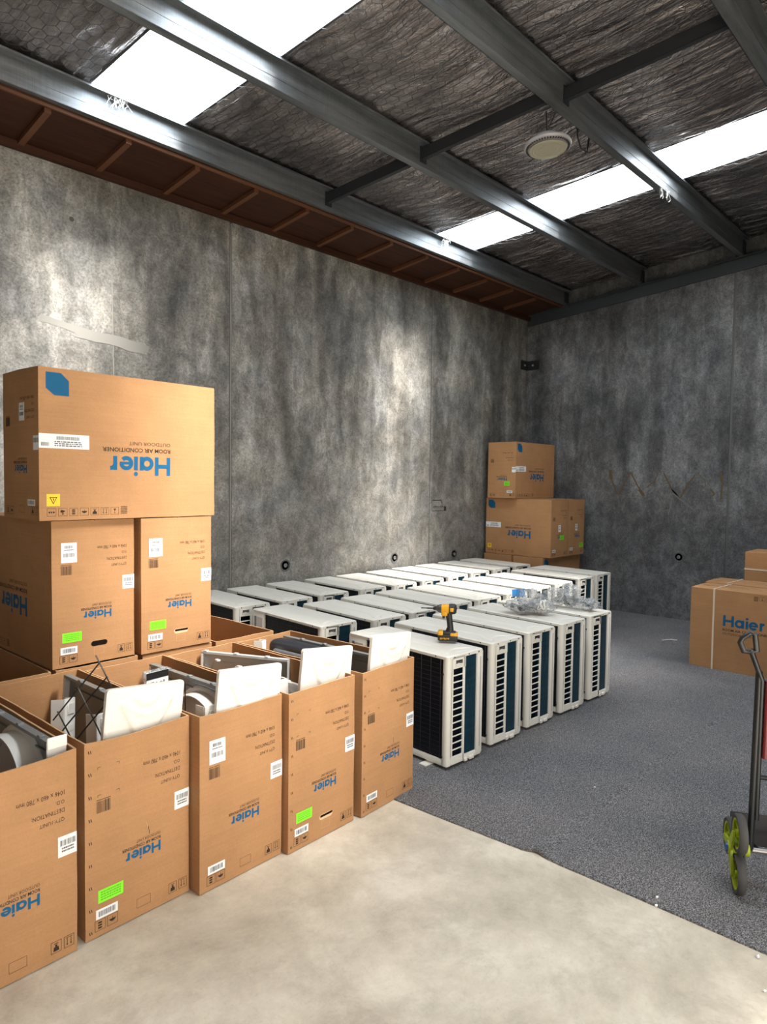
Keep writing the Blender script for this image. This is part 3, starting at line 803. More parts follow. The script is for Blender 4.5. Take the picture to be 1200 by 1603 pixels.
# foil tape edge strips by the skylights
M_TAPED = mat('dark_flashing', (.05, .05, .055), .4, .5)
mb = MB()
for xx in (s0[0], s0[1], s1[0], s1[1]):
    for ya, yb in ((5.03, 3.94), (3.9, 2.68), (2.64, 1.47), (1.43, .2)):
        mb.prism([(skew(xx, ya)-.008, ya, zf(ya)-.006), (skew(xx, ya)+.008, ya, zf(ya)-.006), (skew(xx, ya)+.008, ya, zf(ya)-.001), (skew(xx, ya)-.008, ya, zf(ya)-.001)],
                 (skew(xx, yb)-skew(xx, ya), yb-ya, zf(yb)-zf(ya)), M_TAPED)
struct(mb.build('trim_4'))
# lamp
root = empty('high_bay_lamp', (4.705, 2.765, 4.335)); tag(root, 'round unlit high bay lamp hanging under the foil roof', 'ceiling lamp')
root.rotation_euler = (math.radians(-4), 0, 0)
mb = MB(); mb.lathe([(.150, 0), (.172, .004), (.178, .018), (.172, .030), (.10, .045), (.09, .085), (.05, .095), (0, .095)], mat('grey_lamp_housing', (.34, .33, .34), .5, .2), None, 48); mb.build('housing', root, 40)
mb = MB()
prof = []
for i in range(15): r = .002+.140*i/14; prof.append((r, -.010+.0035*math.cos(i*2.6)-.004*(i/14)))
mb.lathe(prof[::-1], mat('cream_diffuser', (.33, .32, .25), .35), None, 48); mb.build('lens', root, 30)
mb = MB()
for i in range(48):
    a = 2*PI*i/48; M = Matrix.Rotation(a, 4, 'Z'); mb.box((.147, -.0055, -.003), (.163, .0055, .002), M_BLACK, M)
mb.build('vent_ring', root)
mb = MB(); mb.tube([(0, 0, .09), (0, 0, .28)], .006, M_WIRE); mb.tube([(.03, .03, .09), (.06, .01, .2), (.05, -.05, .27)], .004, M_WIRE); mb.build('hanger', root)
root = bpy.data.objects.new('x', None)
mb = MB(); mb.tube([(5.22, 2.80, 4.78), (5.23, 2.80, 4.62), (5.33, 2.82, 4.57), (5.38, 2.79, 4.55), (5.48, 2.82, 4.79)], .007, M_WIRE); mb.tube([(5.37, 2.80, 4.56), (5.36, 2.80, 4.52)], .004, M_WIRE)
tag(mb.build('loose_cable'), 'short black cable hanging under the foil near the far skylight', 'cable')
# dusty cobwebs
M_WEB = mat('cobweb_dust', (.75, .75, .76), .8)
for (x, y, z, lab, n, sp) in ((2.42, 5.04, zb(5.05)+.19, 'dusty white cobweb tuft on first purlin by the near skylight', 26, .06), (6.32, 5.04, zb(5.05)+.17, 'dusty white cobweb tuft on first purlin by the far skylight', 22, .06), (6.72, 2.70, zb(2.70)+.02, 'dusty white cobweb strands hanging off third purlin by the skylight', 16, .10)):
    rg = random.Random(int(x*100)); mb = MB()
    for i in range(n):
        p = Vector((x+rg.uniform(-sp, sp), y-.02-rg.random()*.03, z+rg.uniform(-.02, .02))); path = [p]
        for k in range(4): path.append(path[-1]+Vector((rg.uniform(-.03, .03), rg.uniform(-.01, .01), rg.uniform(-.045, .01))))
        mb.tube(path, .0016, M_WEB, 3)
    tag(mb.build('cobweb'), lab, 'cobweb', None)

# ------------------------------------------------------------------ outdoor units
UW, UL, UH = .351, .925, .722
def dseg(px, py, a, b):
    ax, ay = a; bx, by = b; dx, dy = bx-ax, by-ay; t = max(0, min(1, ((px-ax)*dx+(py-ay)*dy)/(dx*dx+dy*dy or 1)))
    return math.hypot(px-ax-dx*t, py-ay-dy*t)
TRAP = [(-.062, .040), (.062, .040), (.030, .082), (-.030, .082), (-.062, .040)]
def smile():
    return [(-.115, .062)]+[(-.105+.21*i/10, .062+.052*math.sin(PI*i/10)) for i in range(0, 11)]+[(.115, .062)]
LEGS = [[(-.118, .075), (-.045, .20)], [(.118, .075), (.045, .20)], [(-.045, .20), (-.045, .34)], [(.045, .20), (.045, .34)]]
SM = smile()
def emb(u, v, end_only=False):
    """height of the pressed pattern; u across (-.17...17), v from the near end"""
    v = min(v, UL-v)
    h = 0
    def inside_poly(P, x, y):
        c = False; j = len(P)-1
        for i in range(len(P)):
            if (P[i][1] > y) != (P[j][1] > y) and x < (P[j][0]-P[i][0])*(y-P[i][1])/(P[j][1]-P[i][1])+P[i][0]: c = not c
            j = i
        return c
    d = min(dseg(u, v, TRAP[i], TRAP[i+1]) for i in range(4)); sgn = 1 if inside_poly(TRAP[:4], u, v) else -1
    h += max(0, min(1, (sgn*d+.004)/.008))
    P = SM+[(.118, .075), (.045, .20), (.045, .5), (-.045, .5), (-.045, .20), (-.118, .075)]
    d = min(min(dseg(u, v, P[i], P[i+1]) for i in range(len(P)-1)), 9); sgn = 1 if inside_poly(P, u, v) else -1
    h += max(0, min(1, (sgn*d+.004)/.008))
    ds = min(dseg(u, v, SM[i], SM[i+1]) for i in range(len(SM)-1))
    h += .8*max(0, 1-ds/.012)
    return h
def lid_mesh(depth=.022, amp=.004, cr=.022):
    """pressed sheet lid, x across, y along, top at z=0 going up to emboss; rim hangs down"""
    mb = MB(); nx, ny = 44, 92
    us = [-UW/2-.002+(UW+.004)*i/nx for i in range(nx+1)]; vs_ = [UL*j/ny for j in range(ny+1)]
    vs_ = sorted(set([.007*k for k in range(0, 32)]+[.22+.485*k/20 for k in range(1, 20)]+[UL-.007*k for k in range(0, 32)]))
    ny = len(vs_)-1
    vv = []
    hw = UW/2+.002; hl = UL/2+.002
    for u in us:
        for v in vs_:
            x = u; y = v-UL/2
            # round the plan corners
            ax, ay = abs(x)-(hw-cr), abs(y)-(hl-cr)
            if ax > 0 and ay > 0:
                l = math.hypot(ax, ay)
                if l > cr: x = math.copysign(hw-cr+ax/l*cr, x); y = math.copysign(hl-cr+ay/l*cr, y)
            e = min(hw-abs(x), hl-abs(y)); 
            if ax > 0 and ay > 0: e = max(0, cr-math.hypot(abs(x)-(hw-cr), abs(y)-(hl-cr)))
            edge = -.006*(1-min(1, e/.008))**2
            vv.append((x, y, edge+amp*emb(u, v)))
    ff = [(i*(ny+1)+j, (i+1)*(ny+1)+j, (i+1)*(ny+1)+j+1, i*(ny+1)+j+1) for i in range(nx) for j in range(ny)]
    mb.mesh(vv, ff, M_WHITE)
    # rim
    ring = [i*(ny+1) for i in range(nx+1)]+[nx*(ny+1)+j for j in range(1, ny+1)]+[i*(ny+1)+ny for i in range(nx-1, -1, -1)]+[j for j in range(ny-1, 0, -1)]
    R1 = [vv[i] for i in ring]; k = len(R1); R2_ = [(x, y, -depth) for x, y, z in R1]
    mb.mesh(R1+R2_, [(i, k+i, k+(i+1) % k, (i+1) % k) for i in range(k)], M_WHITE)
    return mb
def add_unit():
    root = empty('outdoor_unit', (0, 0, 0))
    x0, y0 = -UW/2, -UL/2; X = lambda u: x0+u
    # base pan
    mb = MB(); mb.rbox((x0+.004, y0+.004, .018), (-x0-.004, -y0-.004, .058), M_WHITE, .006, 2)
    for u0, u1 in ((.175, .205), (.225, .27)): mb.rbox((X(u0), y0-.004, .012), (X(u1), y0+.02, .036), M_WHITE, .004, 1)
    mb.build('base_pan', root, 40)
    for fy in (-.30, .30):
        mb = MB(); mb.box((x0-.045, fy-.028, 0), (-x0+.012, fy+.028, .006), M_WHITE); mb.box((x0+.02, fy-.024, .006), (-x0-.02, fy+.024, .02), M_WHITE)
        mb.build('mounting_foot', root)
    # inner dark body + coil
    mb = MB(); mb.box((x0+.030, y0+.034, .05), (-x0-.03, -y0-.03, .69), M_DARK); mb.build('inner_body', root)
    mb = MB(); mb.box((x0+.014, y0+.028, .052), (x0+.030, .285, .698), M_COILD); mb.box((X(.150), y0+.012, .052), (X(.300), y0+.030, .698), M_COIL)
    mb.build('coil', root)
    # corner post and louvred end
    mb = MB()
    mb.rbox((x0, y0, .022), (X(.050), y0+.052, .702), M_WHITE, .022, 5, vert_only=True)
    mb.build('corner_post', root, 40)
    mb = MB()
    mb.rbox((X(.045), y0, .022), (X(.172), y0+.010, .074), M_WHITE, .003, 1); mb.box((X(.045), y0, .628), (X(.172), y0+.010, .702), M_WHITE)
    mb.box((X(.045), y0+.0004, .07), (X(.054), y0+.006, .632), M_WHITE); mb.rbox((X(.150), y0, .022), (X(.172), y0+.012, .702), M_WHITE, .004, 1)
    n = 13; z = .074; pit = (.628-.074)/n
    for i in range(1, n): 
        zz = z+pit*i; mb.prism([(X(.053), y0+.0008, zz-.0035), (X(.053), y0+.0008, zz+.0025), (X(.053), y0+.005, zz+.0035), (X(.053), y0+.005, zz-.0025)], (.098, 0, 0), M_WHITE)
    lp = mb.build('louvre_panel', root, 40)
    mb = MB()
    Fh = Face((X(.066), y0, .690), (1,0,0), (0,0,-1), (0,-1,0), .078, .05, True)
    mb.prism([Fh.p(a, b, .0008) for a, b in pill(Fh, .5, .55, .037, .020)], (0, -.004, 0), M_WHITE2)
    mb.poly([Fh.p(a, b, .0052) for a, b in pill(Fh, .5, .62, .031, .0125)], M_WHITE)
    for k in range(6): mb.box((X(.072+.0105*k), y0-.0065, .660+.003*math.sin(k)), (X(.080+.0105*k), y0-.004, .681), M_BLACK)
    mb.build('handle', lp)
    # right post; long slot is a strip with groove shade in its colour
    mb = MB(); mb.rbox((X(.290), y0, .030), (-x0, y0+.02, .702), M_WHITE, .006, 2)
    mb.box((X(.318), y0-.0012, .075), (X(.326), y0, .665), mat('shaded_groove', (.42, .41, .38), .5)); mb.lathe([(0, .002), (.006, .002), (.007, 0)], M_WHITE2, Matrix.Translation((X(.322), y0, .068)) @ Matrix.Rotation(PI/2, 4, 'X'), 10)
    mb.build('end_post', root, 40)
    # service panel at the far end of the coil side, with valve cover
    mb = MB(); mb.rbox((x0, .285, .03), (x0+.016, -y0, .702), M_WHITE, .005, 2); mb.rbox((x0-.003, .305, .42), (x0, .40, .66), M_WHITE2, .003, 1)
    mb.box((x0-.004, .40, .50), (x0, .425, .66), M_GALV_IN); mb.rbox((x0+.016, -y0-.016, .03), (-x0, -y0, .702), M_WHITE, .004, 1)
    mb.build('service_panel', root, 40)
    # back wire guard
    mb = MB()
    for k in range(9): mb.tube([(x0+.004, -.40+.082*k, .06), (x0+.004, -.40+.082*k, .695)], .0014, M_WIRE, 4)
    for k in range(22): mb.tube([(x0+.007, y0+.05, .075+.029*k), (x0+.007, .285, .075+.029*k)], .0012, M_WIRE, 3)
    mb.build('wire_guard', root)
    # fan side
    mb = MB(); xr = -x0
    mb.rbox((xr-.016, y0+.01, .03), (xr-.001, -y0-.01, .702), M_WHITE, .004, 1)
    fp = mb.build('front_panel', root, 40)
    mb = MB(); cy, cz = -.10, .36; M = Matrix.Translation((xr, cy, cz)) @ Matrix.Rotation(PI/2, 4, 'Y')
    mb.lathe([(.0, .0004), (.275, .0004)], M_BLACK, M, 40)
    for k in range(12): r = .03+.0225*k; mb.tube([(xr+.006, cy+r*math.cos(a*PI/16), cz+r*math.sin(a*PI/16)) for a in range(32)], .0022, M_WHITE2, 3, True)
    for k in range(12): a = k*PI/6; mb.tube([(xr+.009, cy+.02*math.cos(a), cz+.02*math.sin(a)), (xr+.009, cy+.28*math.cos(a), cz+.28*math.sin(a))], .0022, M_WHITE2, 3)
    mb.build('fan_guard', root)
    # lid
    mb = lid_mesh(); 
    for u in (.06, .20, .30): mb.lathe([(0, .002), (.004, .002), (.005, 0)], M_SCREW, Matrix.Translation((X(u), y0-.0022, -.012)) @ Matrix.Rotation(PI/2, 4, 'X'), 8)
    for v in (.10, .40, .72): mb.lathe([(0, .002), (.004, .002), (.005, 0)], M_SCREW, Matrix.Translation((x0-.0022, y0+v, -.012)) @ Matrix.Rotation(-PI/2, 4, 'Y'), 8)
    o = mb.build('top_panel', root, 50); o.location = (0, 0, .714)
    for z in (.60, .08):
        mb = MB(); mb.lathe([(0, .006), (.006, .006), (.007, 0)], M_SCREW, Matrix.Translation((x0, y0+.040, z)) @ Matrix.Rotation(-PI/2, 4, 'Y'), 8); mb.build('screw', root)
    return root
proto = add_unit()
UNITS = []
ordw = ['first', 'second', 'third', 'fourth', 'fifth', 'sixth', 'seventh', 'eighth', 'ninth', 'tenth']
for i, (x, y, t) in enumerate([(3.305, 4.80, -.05), (3.773, 4.774, -.050), (4.238, 4.786, -.070), (4.75, 4.762, -.057), (5.208, 4.738, -.04), (5.674, 4.745, -.06), (6.150, 4.758, -.047), (6.598, 4.766, -.051), (7.073, 4.772, -.047), (7.555, 4.770, -.045)]):
    UNITS.append((x, y, t, 'white outdoor unit in the row along the left wall, %s from the cartons%s' % (ordw[i], '')))
for i, (x, y, t) in enumerate([(3.327, 3.744, -.062), (3.776, 3.641, -.071), (4.228, 3.640, -.066), (4.687, 3.643, -.064), (5.128, 3.630, -.078), (5.59, 3.62, -.06), (6.065, 3.62, -.055), (6.545, 3.63, -.05), (7.117, 3.658, -.049), (7.585, 3.672, -.045)]):
    UNITS.append((x, y, t, 'white outdoor unit in the middle row, %s from the cartons%s' % (ordw[i], ', last before the back wall' if i == 9 else '')))
FR = ['white outdoor unit in the front row beside the cartons, cordless driver on top', 'white outdoor unit, second in the front row, next after the one with the driver',
      'white outdoor unit, third and middle one of the front row of five', 'white outdoor unit, fourth of the front row, clear bag with blue card on top', 'white outdoor unit at the far end of the front row, grey bag on top']
for i, (x, y, t) in enumerate([(3.310, 2.552, -.048), (3.806, 2.565, -.042), (4.266, 2.567, -.042), (4.724, 2.551, -.042), (5.185, 2.549, -.040)]):
    UNITS.append((x, y, t, FR[i]))
for i, (x, y, t, lab) in enumerate(UNITS):
    o = proto if i == 0 else copy_tree(proto)
    c, s = math.cos(t), math.sin(t)
    o.location = (x+UW/2*c-UL/2*s, y+UW/2*s+UL/2*c, .005); o.rotation_euler = (0, 0, t)
    tag(o, lab, 'outdoor unit', ('outdoor units along the left wall', 'outdoor units in the middle row', 'outdoor units in the front row')[0 if i < 10 else 1 if i < 20 else 2])

# ------------------------------------------------------------------ front row of open cartons
carton((.600, 2.545, 0), .03, 'open-topped carton at the left photo edge, nearest the camera, grey fan panel inside', seed=11, stickers=('wrap',), slump=-.012, group='opened cartons in the front row')
carton((1.093, 2.575, 0), .035, 'open-topped carton with bright green sticker, second of front row, wire guard poking out', seed=12, joint=True, corners=True, stickers=('wrap', 'green', 'bar'), slump=-.010, group='opened cartons in the front row')
carton((1.562, 2.527, 0), .040, 'open-topped carton with white shipping label upper left and no green sticker, middle of front row', seed=13, stickers=('wrap', 'ship', 'bar'), slump=-.004, group='opened cartons in the front row')
carton((2.032, 2.510, 0), .045, 'open-topped carton with green sticker and open hand slot, fourth of front row', seed=14, joint=True, corners=True, slot='tab', stickers=('wrap', 'green', 'bar'), group='opened cartons in the front row')
carton((2.531, 2.515, 0), .072, 'open-topped carton at right end of front row, standing partly on the carpet', seed=15, joint=True, corners=True, stickers=('wrap', 'bar'), group='opened cartons in the front row')
# second row of open cartons
carton((.44, 3.64, 0), .02, 'dark open carton behind the front row at the left photo edge', seed=21, art='-x', group='opened cartons in the second row')
carton((.93, 3.65, 0), .02, 'open carton under the left of the two stacked cartons', seed=22, art='-x', group='opened cartons in the second row')
carton((1.41, 3.66, 0), .02, 'open carton in second row below the gap between the stacked cartons', seed=23, art='', group='opened cartons in the second row')
carton((1.89, 3.66, 0), .0, 'open carton under the right of the two stacked cartons', seed=24, art='', group='opened cartons in the second row')
carton((2.37, 3.65, 0), .02, 'empty open carton right of the stacked cartons, touching the white units', seed=25, art='', group='opened cartons in the second row')
# stacked closed cartons, left
carton((1.395, 3.667, .786), .030, 'closed carton with dark hand slot and green sticker, left one under the big carton', name='carton', opened=False, slot='dark', seed=31, stickers=('wrap', 'ship', 'green', 'bar'), group='closed cartons stacked at the left')
carton((1.875, 3.645, .786), .0, 'closed carton with cream hand slot and scuffed face, right one under the big carton', name='carton', opened=False, slot='tab', seed=32, stickers=('wrap', 'ship', 'green', 'bar'), group='closed cartons stacked at the left')
tcen = (1.322+.523-.23*.035, 3.625+.523*.035+.23)
carton((0, 0, 1.570), PI/2+.035, 'large closed carton lying sideways on top of the left stack, yellow warning sticker on corner', name='carton', opened=False, seed=33, art='-x+y', stickers=('longwrap', 'yellow', 'ship+y', 'bar+y'), center=tcen, group='closed cartons stacked at the left')
# corner stack
for args in (
    dict(corner=(0, 0, .005), rz=PI/2, center=(8.64, 5.42), label='closed carton at the bottom of corner stack against the left wall', seed=41, art='+y'),
    dict(corner=(0, 0, .005), rz=PI/2, center=(8.64, 4.93), label='closed carton at the bottom of corner stack, the one farther from left wall', seed=42, art='-x+y'),
    dict(corner=(8.16, 4.61, .79), rz=0, label='closed carton with yellow sticker in the middle of corner stack, long side facing out', seed=43, art='-x-y', stickers=('longwrap', 'yellow', 'ship-y2', 'green-y2', 'bar')),
    dict(corner=(8.635, 4.61, .79), rz=0, label='closed carton in the middle of corner stack, behind the one with yellow sticker', seed=44, art='-y', stickers=('ship-y2', 'green-y3', 'bar')),
    dict(corner=(0, 0, 1.575), rz=PI/2, center=(8.61, 5.36), label='closed carton on the very top of the corner stack', seed=45, art='-x+y', stickers=('longwrap', 'green+y', 'bar+y'))):
    carton(name='carton', opened=False, group='closed cartons stacked in the back corner', **args)
# right side strapped cartons
carton((7.005, 1.36, .005), -.03, 'upright carton with two cream straps at the right photo edge, logo reading forwards', name='strapped_carton', opened=False, upright=True, straps=True, seed=51, art='-x-y', group='strapped cartons at the right')
carton((7.500, 1.39, .005), -.03, 'strapped carton directly behind the front one at the right photo edge', name='strapped_carton', opened=False, upright=True, straps=True, seed=52, art='', group='strapped cartons at the right')
# one standing on end behind
root = empty('strapped_carton', (8.38, 1.84, .005)); tag(root, 'carton standing on end behind the other strapped cartons near the back wall', 'carton', 'strapped cartons at the right')
mb = MB(); mb.rbox((-.23, -.39, 0), (.23, .39, 1.07), M_CARD, .004, 2); mb.box((-.232, -.002, 0), (-.2295, .002, 1.07), M_HOLE); mb.build('carton_body', root)
for z in (.30, .88): mb = MB(); mb.box((-.233, -.393, z-.008), (.233, .393, z+.008), M_TAPE); mb.build('strap', root)

# ------------------------------------------------------------------ loose panels standing in the open cartons
def lid(loc, rz, tilt, label, roll=0.0):
    root = empty('loose_top_panel', loc, rz); tag(root, label, 'metal lid', 'white pressed lids standing in the cartons')
    mb = lid_mesh(.024, .010, .018)
    M = Matrix.Rotation(tilt, 4, 'X') @ Matrix.Translation((0, 0, UL/2)) @ Matrix.Rotation(PI/2, 4, 'X') 
    # stand the lid on its end, pressed face towards -Y
    M = Matrix.Rotation(roll, 4, 'Y') @ Matrix.Rotation(tilt, 4, 'X') @ Matrix(((1,0,0,0),(0,0,-1,0),(0,-1,0,UL),(0,0,0,1))) @ Matrix.Translation((0, UL/2, 0))
    vv = [M @ Vector(v) for v in mb.v]; mb.v = [tuple(v) for v in vv]
    mb.build('pressed_panel', root, 50)
    return root
lid((1.300, 2.632, .012), .05, 0.0, 'white pressed metal lid standing up in the carton with the wire guard', .095)
lid((1.778, 2.562, .012), .02, 0.0, 'white pressed metal lid standing up in the middle carton of the front row', .092)
lid((2.262, 2.590, .012), .03, 0.0, 'white pressed metal lid standing up in the fourth carton of front row', .115)
lid((2.745, 2.590, .012), .08, .02, 'white pressed metal lid standing up in the carton at right end of front row', .10)

def ring_panel(loc, rz, tilt, label, length=.90, height=.70, ring=True, ry=.33, rzc=.38, clip=True, color=None):
    """grey pressed casing panel with fan opening, long edge down, leaning; visible side faces local -x"""
    m = color or M_GALV_IN
    root = empty('casing_panel', loc, rz); tag(root, label, 'metal panel', 'grey casing panels in the open cartons')
    root.rotation_euler = (0, tilt, rz)
    R = .262; mb = MB()
    # sheet with a round hole: strips between rectangle and circle
    n = 48; cy, cz = -length/2+ry, rzc
    pts = []; out = []
    for i in range(n):
        a = 2*PI*i/n; dy, dz = math.cos(a), math.sin(a); pts.append((cy+R*dy, cz+R*dz))
        ts = []
        if dy > 1e-6: ts.append((length/2-cy)/dy)
        if dy < -1e-6: ts.append((-length/2-cy)/dy)
        if dz > 1e-6: ts.append((height-cz)/dz)
        if dz < -1e-6: ts.append((0-cz)/dz)
        t = min(ts); out.append((cy+t*dy, cz+t*dz))
    if ring:
        for i in range(n):
            j = (i+1) % n
            mid = []
            mb.poly([(0, *out[i]), (0, *out[j]), (0, *pts[j]), (0, *pts[i])], m)
        for sy in (-1, 1):
            for sz in (0, 1): 
                c = (sy*length/2, height*sz)
                near = sorted(range(n), key=lambda i: math.dist(out[i], c))[:2]
                mb.poly([(0, *c), (0, *out[near[0]]), (0, *out[near[1]])], m)
    else: mb.poly([(0, -length/2, 0), (0, length/2, 0), (0, length/2, height), (0, -length/2, height)], m)
    # folded edges and pressed bead
    mb.box((-.032, -length/2, height-.002), (0, length/2, height), m); mb.box((-.032, -length/2, 0), (0, length/2, .002), m)
    mb.box((-.032, -length/2, 0), (0, -length/2+.002, height), m); mb.box((-.030, length/2-.002, 0), (0, length/2, height), M_WHITE2)
    mb.box((-.034, -length/2, height-.012), (-.031, length/2, height), m)
    mb.box((-.034, length/2-.014, 0), (-.031, length/2, height), M_WHITE2)
    mb.tube([(-.003, -length/2+.05, height-.06), (-.003, length/2-.07, height-.06), (-.003, length/2-.05, height-.09), (-.003, length/2-.05, .2)], .005, m, 6)
    for k in range(4): mb.rbox((-.035, -length/2+.12+k*.2, height-.003), (-.010, -length/2+.145+k*.2, height+.008), m, .002, 1)
    mb.build('pressed_sheet', root, 40)
    if ring:
        mb = MB(); M = Matrix.Translation((0, cy, cz)) @ Matrix.Rotation(-PI/2, 4, 'Y')
        mb.lathe([(R+.030, 0), (R+.020, .010), (R+.004, .012), (R-.006, .085), (R-.011, .085), (R-.008, .0), (R-.004, -.004)], M_WHITE2, M, 48); mb.build('fan_ring', root, 50)
        mb = MB()
        for k in range(14): r = .035+.0165*k; mb.tube([(.012, cy+r*math.cos(a*PI/18), cz+r*math.sin(a*PI/18)) for a in range(36)], .0028, M_WIRE, 4, True)
        for k in range(16): a = k*PI/8; mb.tube([(.015, cy+.03*math.cos(a), cz+.03*math.sin(a)), (.015, cy+R*math.cos(a), cz+R*math.sin(a))], .0024, M_WIRE, 4)
        mb.lathe([(0, .0), (.04, .0), (.04, -.012), (0, -.014)], M_BLACK, M, 20); mb.lathe([(0, -.030), (R+.01, -.030), (R+.01, -.034), (0, -.034)], M_BLACK, M, 40)  # wide black disc added behind the grille to darken the fan opening
        mb.build('grille', root)
    return root
ring_panel((.955, 3.07, .02), .045, .075, 'grey casing panel with big white fan ring in the carton at left photo edge', height=.765, ry=.36, rzc=.46)
ring_panel((1.39, 3.095, .02), .035, .085, 'plain grey casing panel leaning in the carton with the wire guard', ring=False, height=.765)
ring_panel((1.865, 3.055, .02), .055, .060, 'grey casing panel with fan ring leaning in the middle carton of front row', height=.745, ry=.42, rzc=.42)
ring_panel((2.31, 3.27, .02), .45, .04, 'pale grey channel-edged panel in the fourth carton of front row', ring=False, height=.755, length=.56, color=mat('pale_sheet', (.55, .56, .55), .4, .2))
ring_panel((2.85, 3.09, .02), .072, .04, 'grey casing panel leaning in the carton at right end of front row', ring=False, height=.745)

# carton 1: white end bracket and wiring block
root = empty('white_bracket', (1.005, 2.612, .012), .05); tag(root, 'white metal bracket with slotted tab in the corner of carton at left photo edge', 'bracket')
mb = MB(); mb.rbox((-.037, -.006, 0), (.037, .000, .80), M_WHITE2, .003, 1); mb.rbox((-.037, -.012, .770), (.037, -.004, .815), M_WHITE2, .003, 1); mb.build('plate', root)
mb = MB(); 
Fs = Face((-.02, -.007, .765), (1,0,0), (0,0,-1), (0,-1,0), .03, .12, True)
mb.prism([(x_*.014-.005, -.0075, .70+z_*.05) for x_, z_ in [(math.cos(a*PI/8), max(0, math.sin(a*PI/8))) for a in range(9)]]+[(-.019, -.0075, .60), (.009, -.0075, .60)], (0, -.006, 0), M_WHITE); mb.build('tab', root)
root = empty('wiring_block', (.72, 2.66, .012), .2); tag(root, 'small white plastic clip block beside the fan ring at left photo edge', 'plastic clip')
mb = MB(); mb.rbox((-.05, -.03, 0), (.05, .03, .775), M_WHITE2, .008, 2)
for x in (-.03, .035): mb.rbox((x-.012, -.02, .77), (x+.012, .02, .815), M_WHITE2, .006, 2)
mb.build('clip_body', root, 40)
root = empty('control_cover', (.78, 2.90, .012), .3); tag(root, 'dark grey sheet cover lying under the fan ring in left edge carton', 'metal cover')
mb = MB(); mb.rbox((-.09, -.16, 0), (.02, .16, .70), mat('dark_grey_cover', (.06, .06, .065), .5), .01, 2); mb.build('cover', root, 40)
# carton 2: louvred white side panels and wire guard
def side_panel(loc, rot, label, h=.80, w=.17):
    root = empty('white_side_panel', loc); root.rotation_euler = rot; tag(root, label, 'metal panel', None)
    mb = MB(); mb.rbox((-w/2, -.012, 0), (w/2, .0, h), M_WHITE2, .004, 2); mb.box((-w/2, 0, 0), (-w/2+.003, .05, h), M_WHITE2); mb.box((w/2-.003, 0, 0), (w/2, .035, h), M_WHITE2)
    mb.rbox((-w/2+.02, -.018, h-.07), (w/2-.02, -.010, h-.02), M_WHITE2, .003, 1)
    for k in range(8): mb.box((-w/2+.03, -.0145, h-.14-.05*k), (w/2-.03, -.011, h-.115-.05*k), M_WHITE)
    mb.build('panel', root, 40); return root
side_panel((1.30, 2.80, .02), (math.radians(-6), math.radians(5), math.radians(20)), 'white louvred side panel leaning behind lid in carton with the wire guard', .76, .15)
side_panel((1.17, 2.95, .02), (math.radians(-4), math.radians(12), math.radians(45)), 'narrow white side panel tilted against the grey panel in carton with wire guard', .80, .11)
root = empty('wire_guard', (1.22, 2.80, .012), 0); tag(root, 'black welded wire guard sticking out of the second front carton', 'wire guard')
mb = MB()
A = Vector((-.085, .34, 0)); 
def wp(a, z): return Vector((-.03+.923*a, .03-.384*a, z))
W_ = [((.058, 1.040), (.118, .900)), ((.118, .900), (.165, .785)), ((.0765, 1.012), (-.105, .786)), ((.103, .946), (-.056, .757)), ((-.056, .757), (-.16, .61)), ((-.0105, .912), (.0686, .718)), ((.0686, .718), (.13, .56)),
      ((-.088, .821), (-.066, .768)), ((-.066, .768), (.03, .54)), ((.0976, .831), (.003, .720)), ((.003, .720), (-.12, .56)), ((-.10, .56), (.13, .56)), ((-.06, .56), (-.06, .03)), ((.09, .56), (.09, .03)), ((-.06, .03), (.09, .03))]
for (a, b), (c, d) in W_: mb.tube([wp(a, b), wp(c, d)], .0032, M_WIRE, 5)
mb.build('wires', root)
# carton 3: printed packet, wire piece and white bracket
root = empty('clear_packet', (1.745, 3.24, .012), .12); tag(root, 'clear packet with black and white printed sheet in the middle carton', 'plastic packet')
mb = MB(); mb.rbox((-.075, -.012, 0), (.075, .012, .80), M_BAG, .01, 2); mb.build('bag', root)
mb = MB(); mb.box((-.065, -.0165, .60), (.065, -.0135, .79), M_LABEL); mb.box((-.065, -.0185, .755), (.065, -.017, .79), M_BLACK)
rg = random.Random(5)
for k in range(10): mb.box((-.045+.009*k, -.0185, .705+rg.uniform(-.006, .006)), (-.040+.009*k, -.017, .735+rg.uniform(-.006, .006)), M_BLACK)
mb.box((-.055, -.0185, .67), (.03, -.017, .678), M_BLACK); mb.build('printed_sheet', root)
side_panel((1.66, 2.62, .02), (0, math.radians(2), math.radians(10)), 'narrow white bracket beside the lid in the middle carton of front row', .765, .10)
mb = MB(); mb.tube([(1.70, 2.95, .02), (1.71, 2.93, .83), (1.80, 2.86, .79), (1.88, 2.80, .74)], .003, M_WIRE, 5); mb.tube([(1.715, 2.90, .10), (1.715, 2.90, .81)], .003, M_WIRE, 5)
tag(mb.build('wire_rod'), 'bent black wire rod between the lid and the printed packet', 'wire rod')
# carton 4 ring piece with bracket
root = ring_panel((2.12, 2.90, .02), .05, .16, 'tilted white fan ring panel beside the lid in the fourth front carton', length=.56, height=.735, ry=.28, rzc=.44, color=M_WHITE2)
side_panel((2.155, 2.68, .02), (0, math.radians(5), math.radians(80)), 'white end bracket beside lid in the fourth carton of front row', .77, .12)
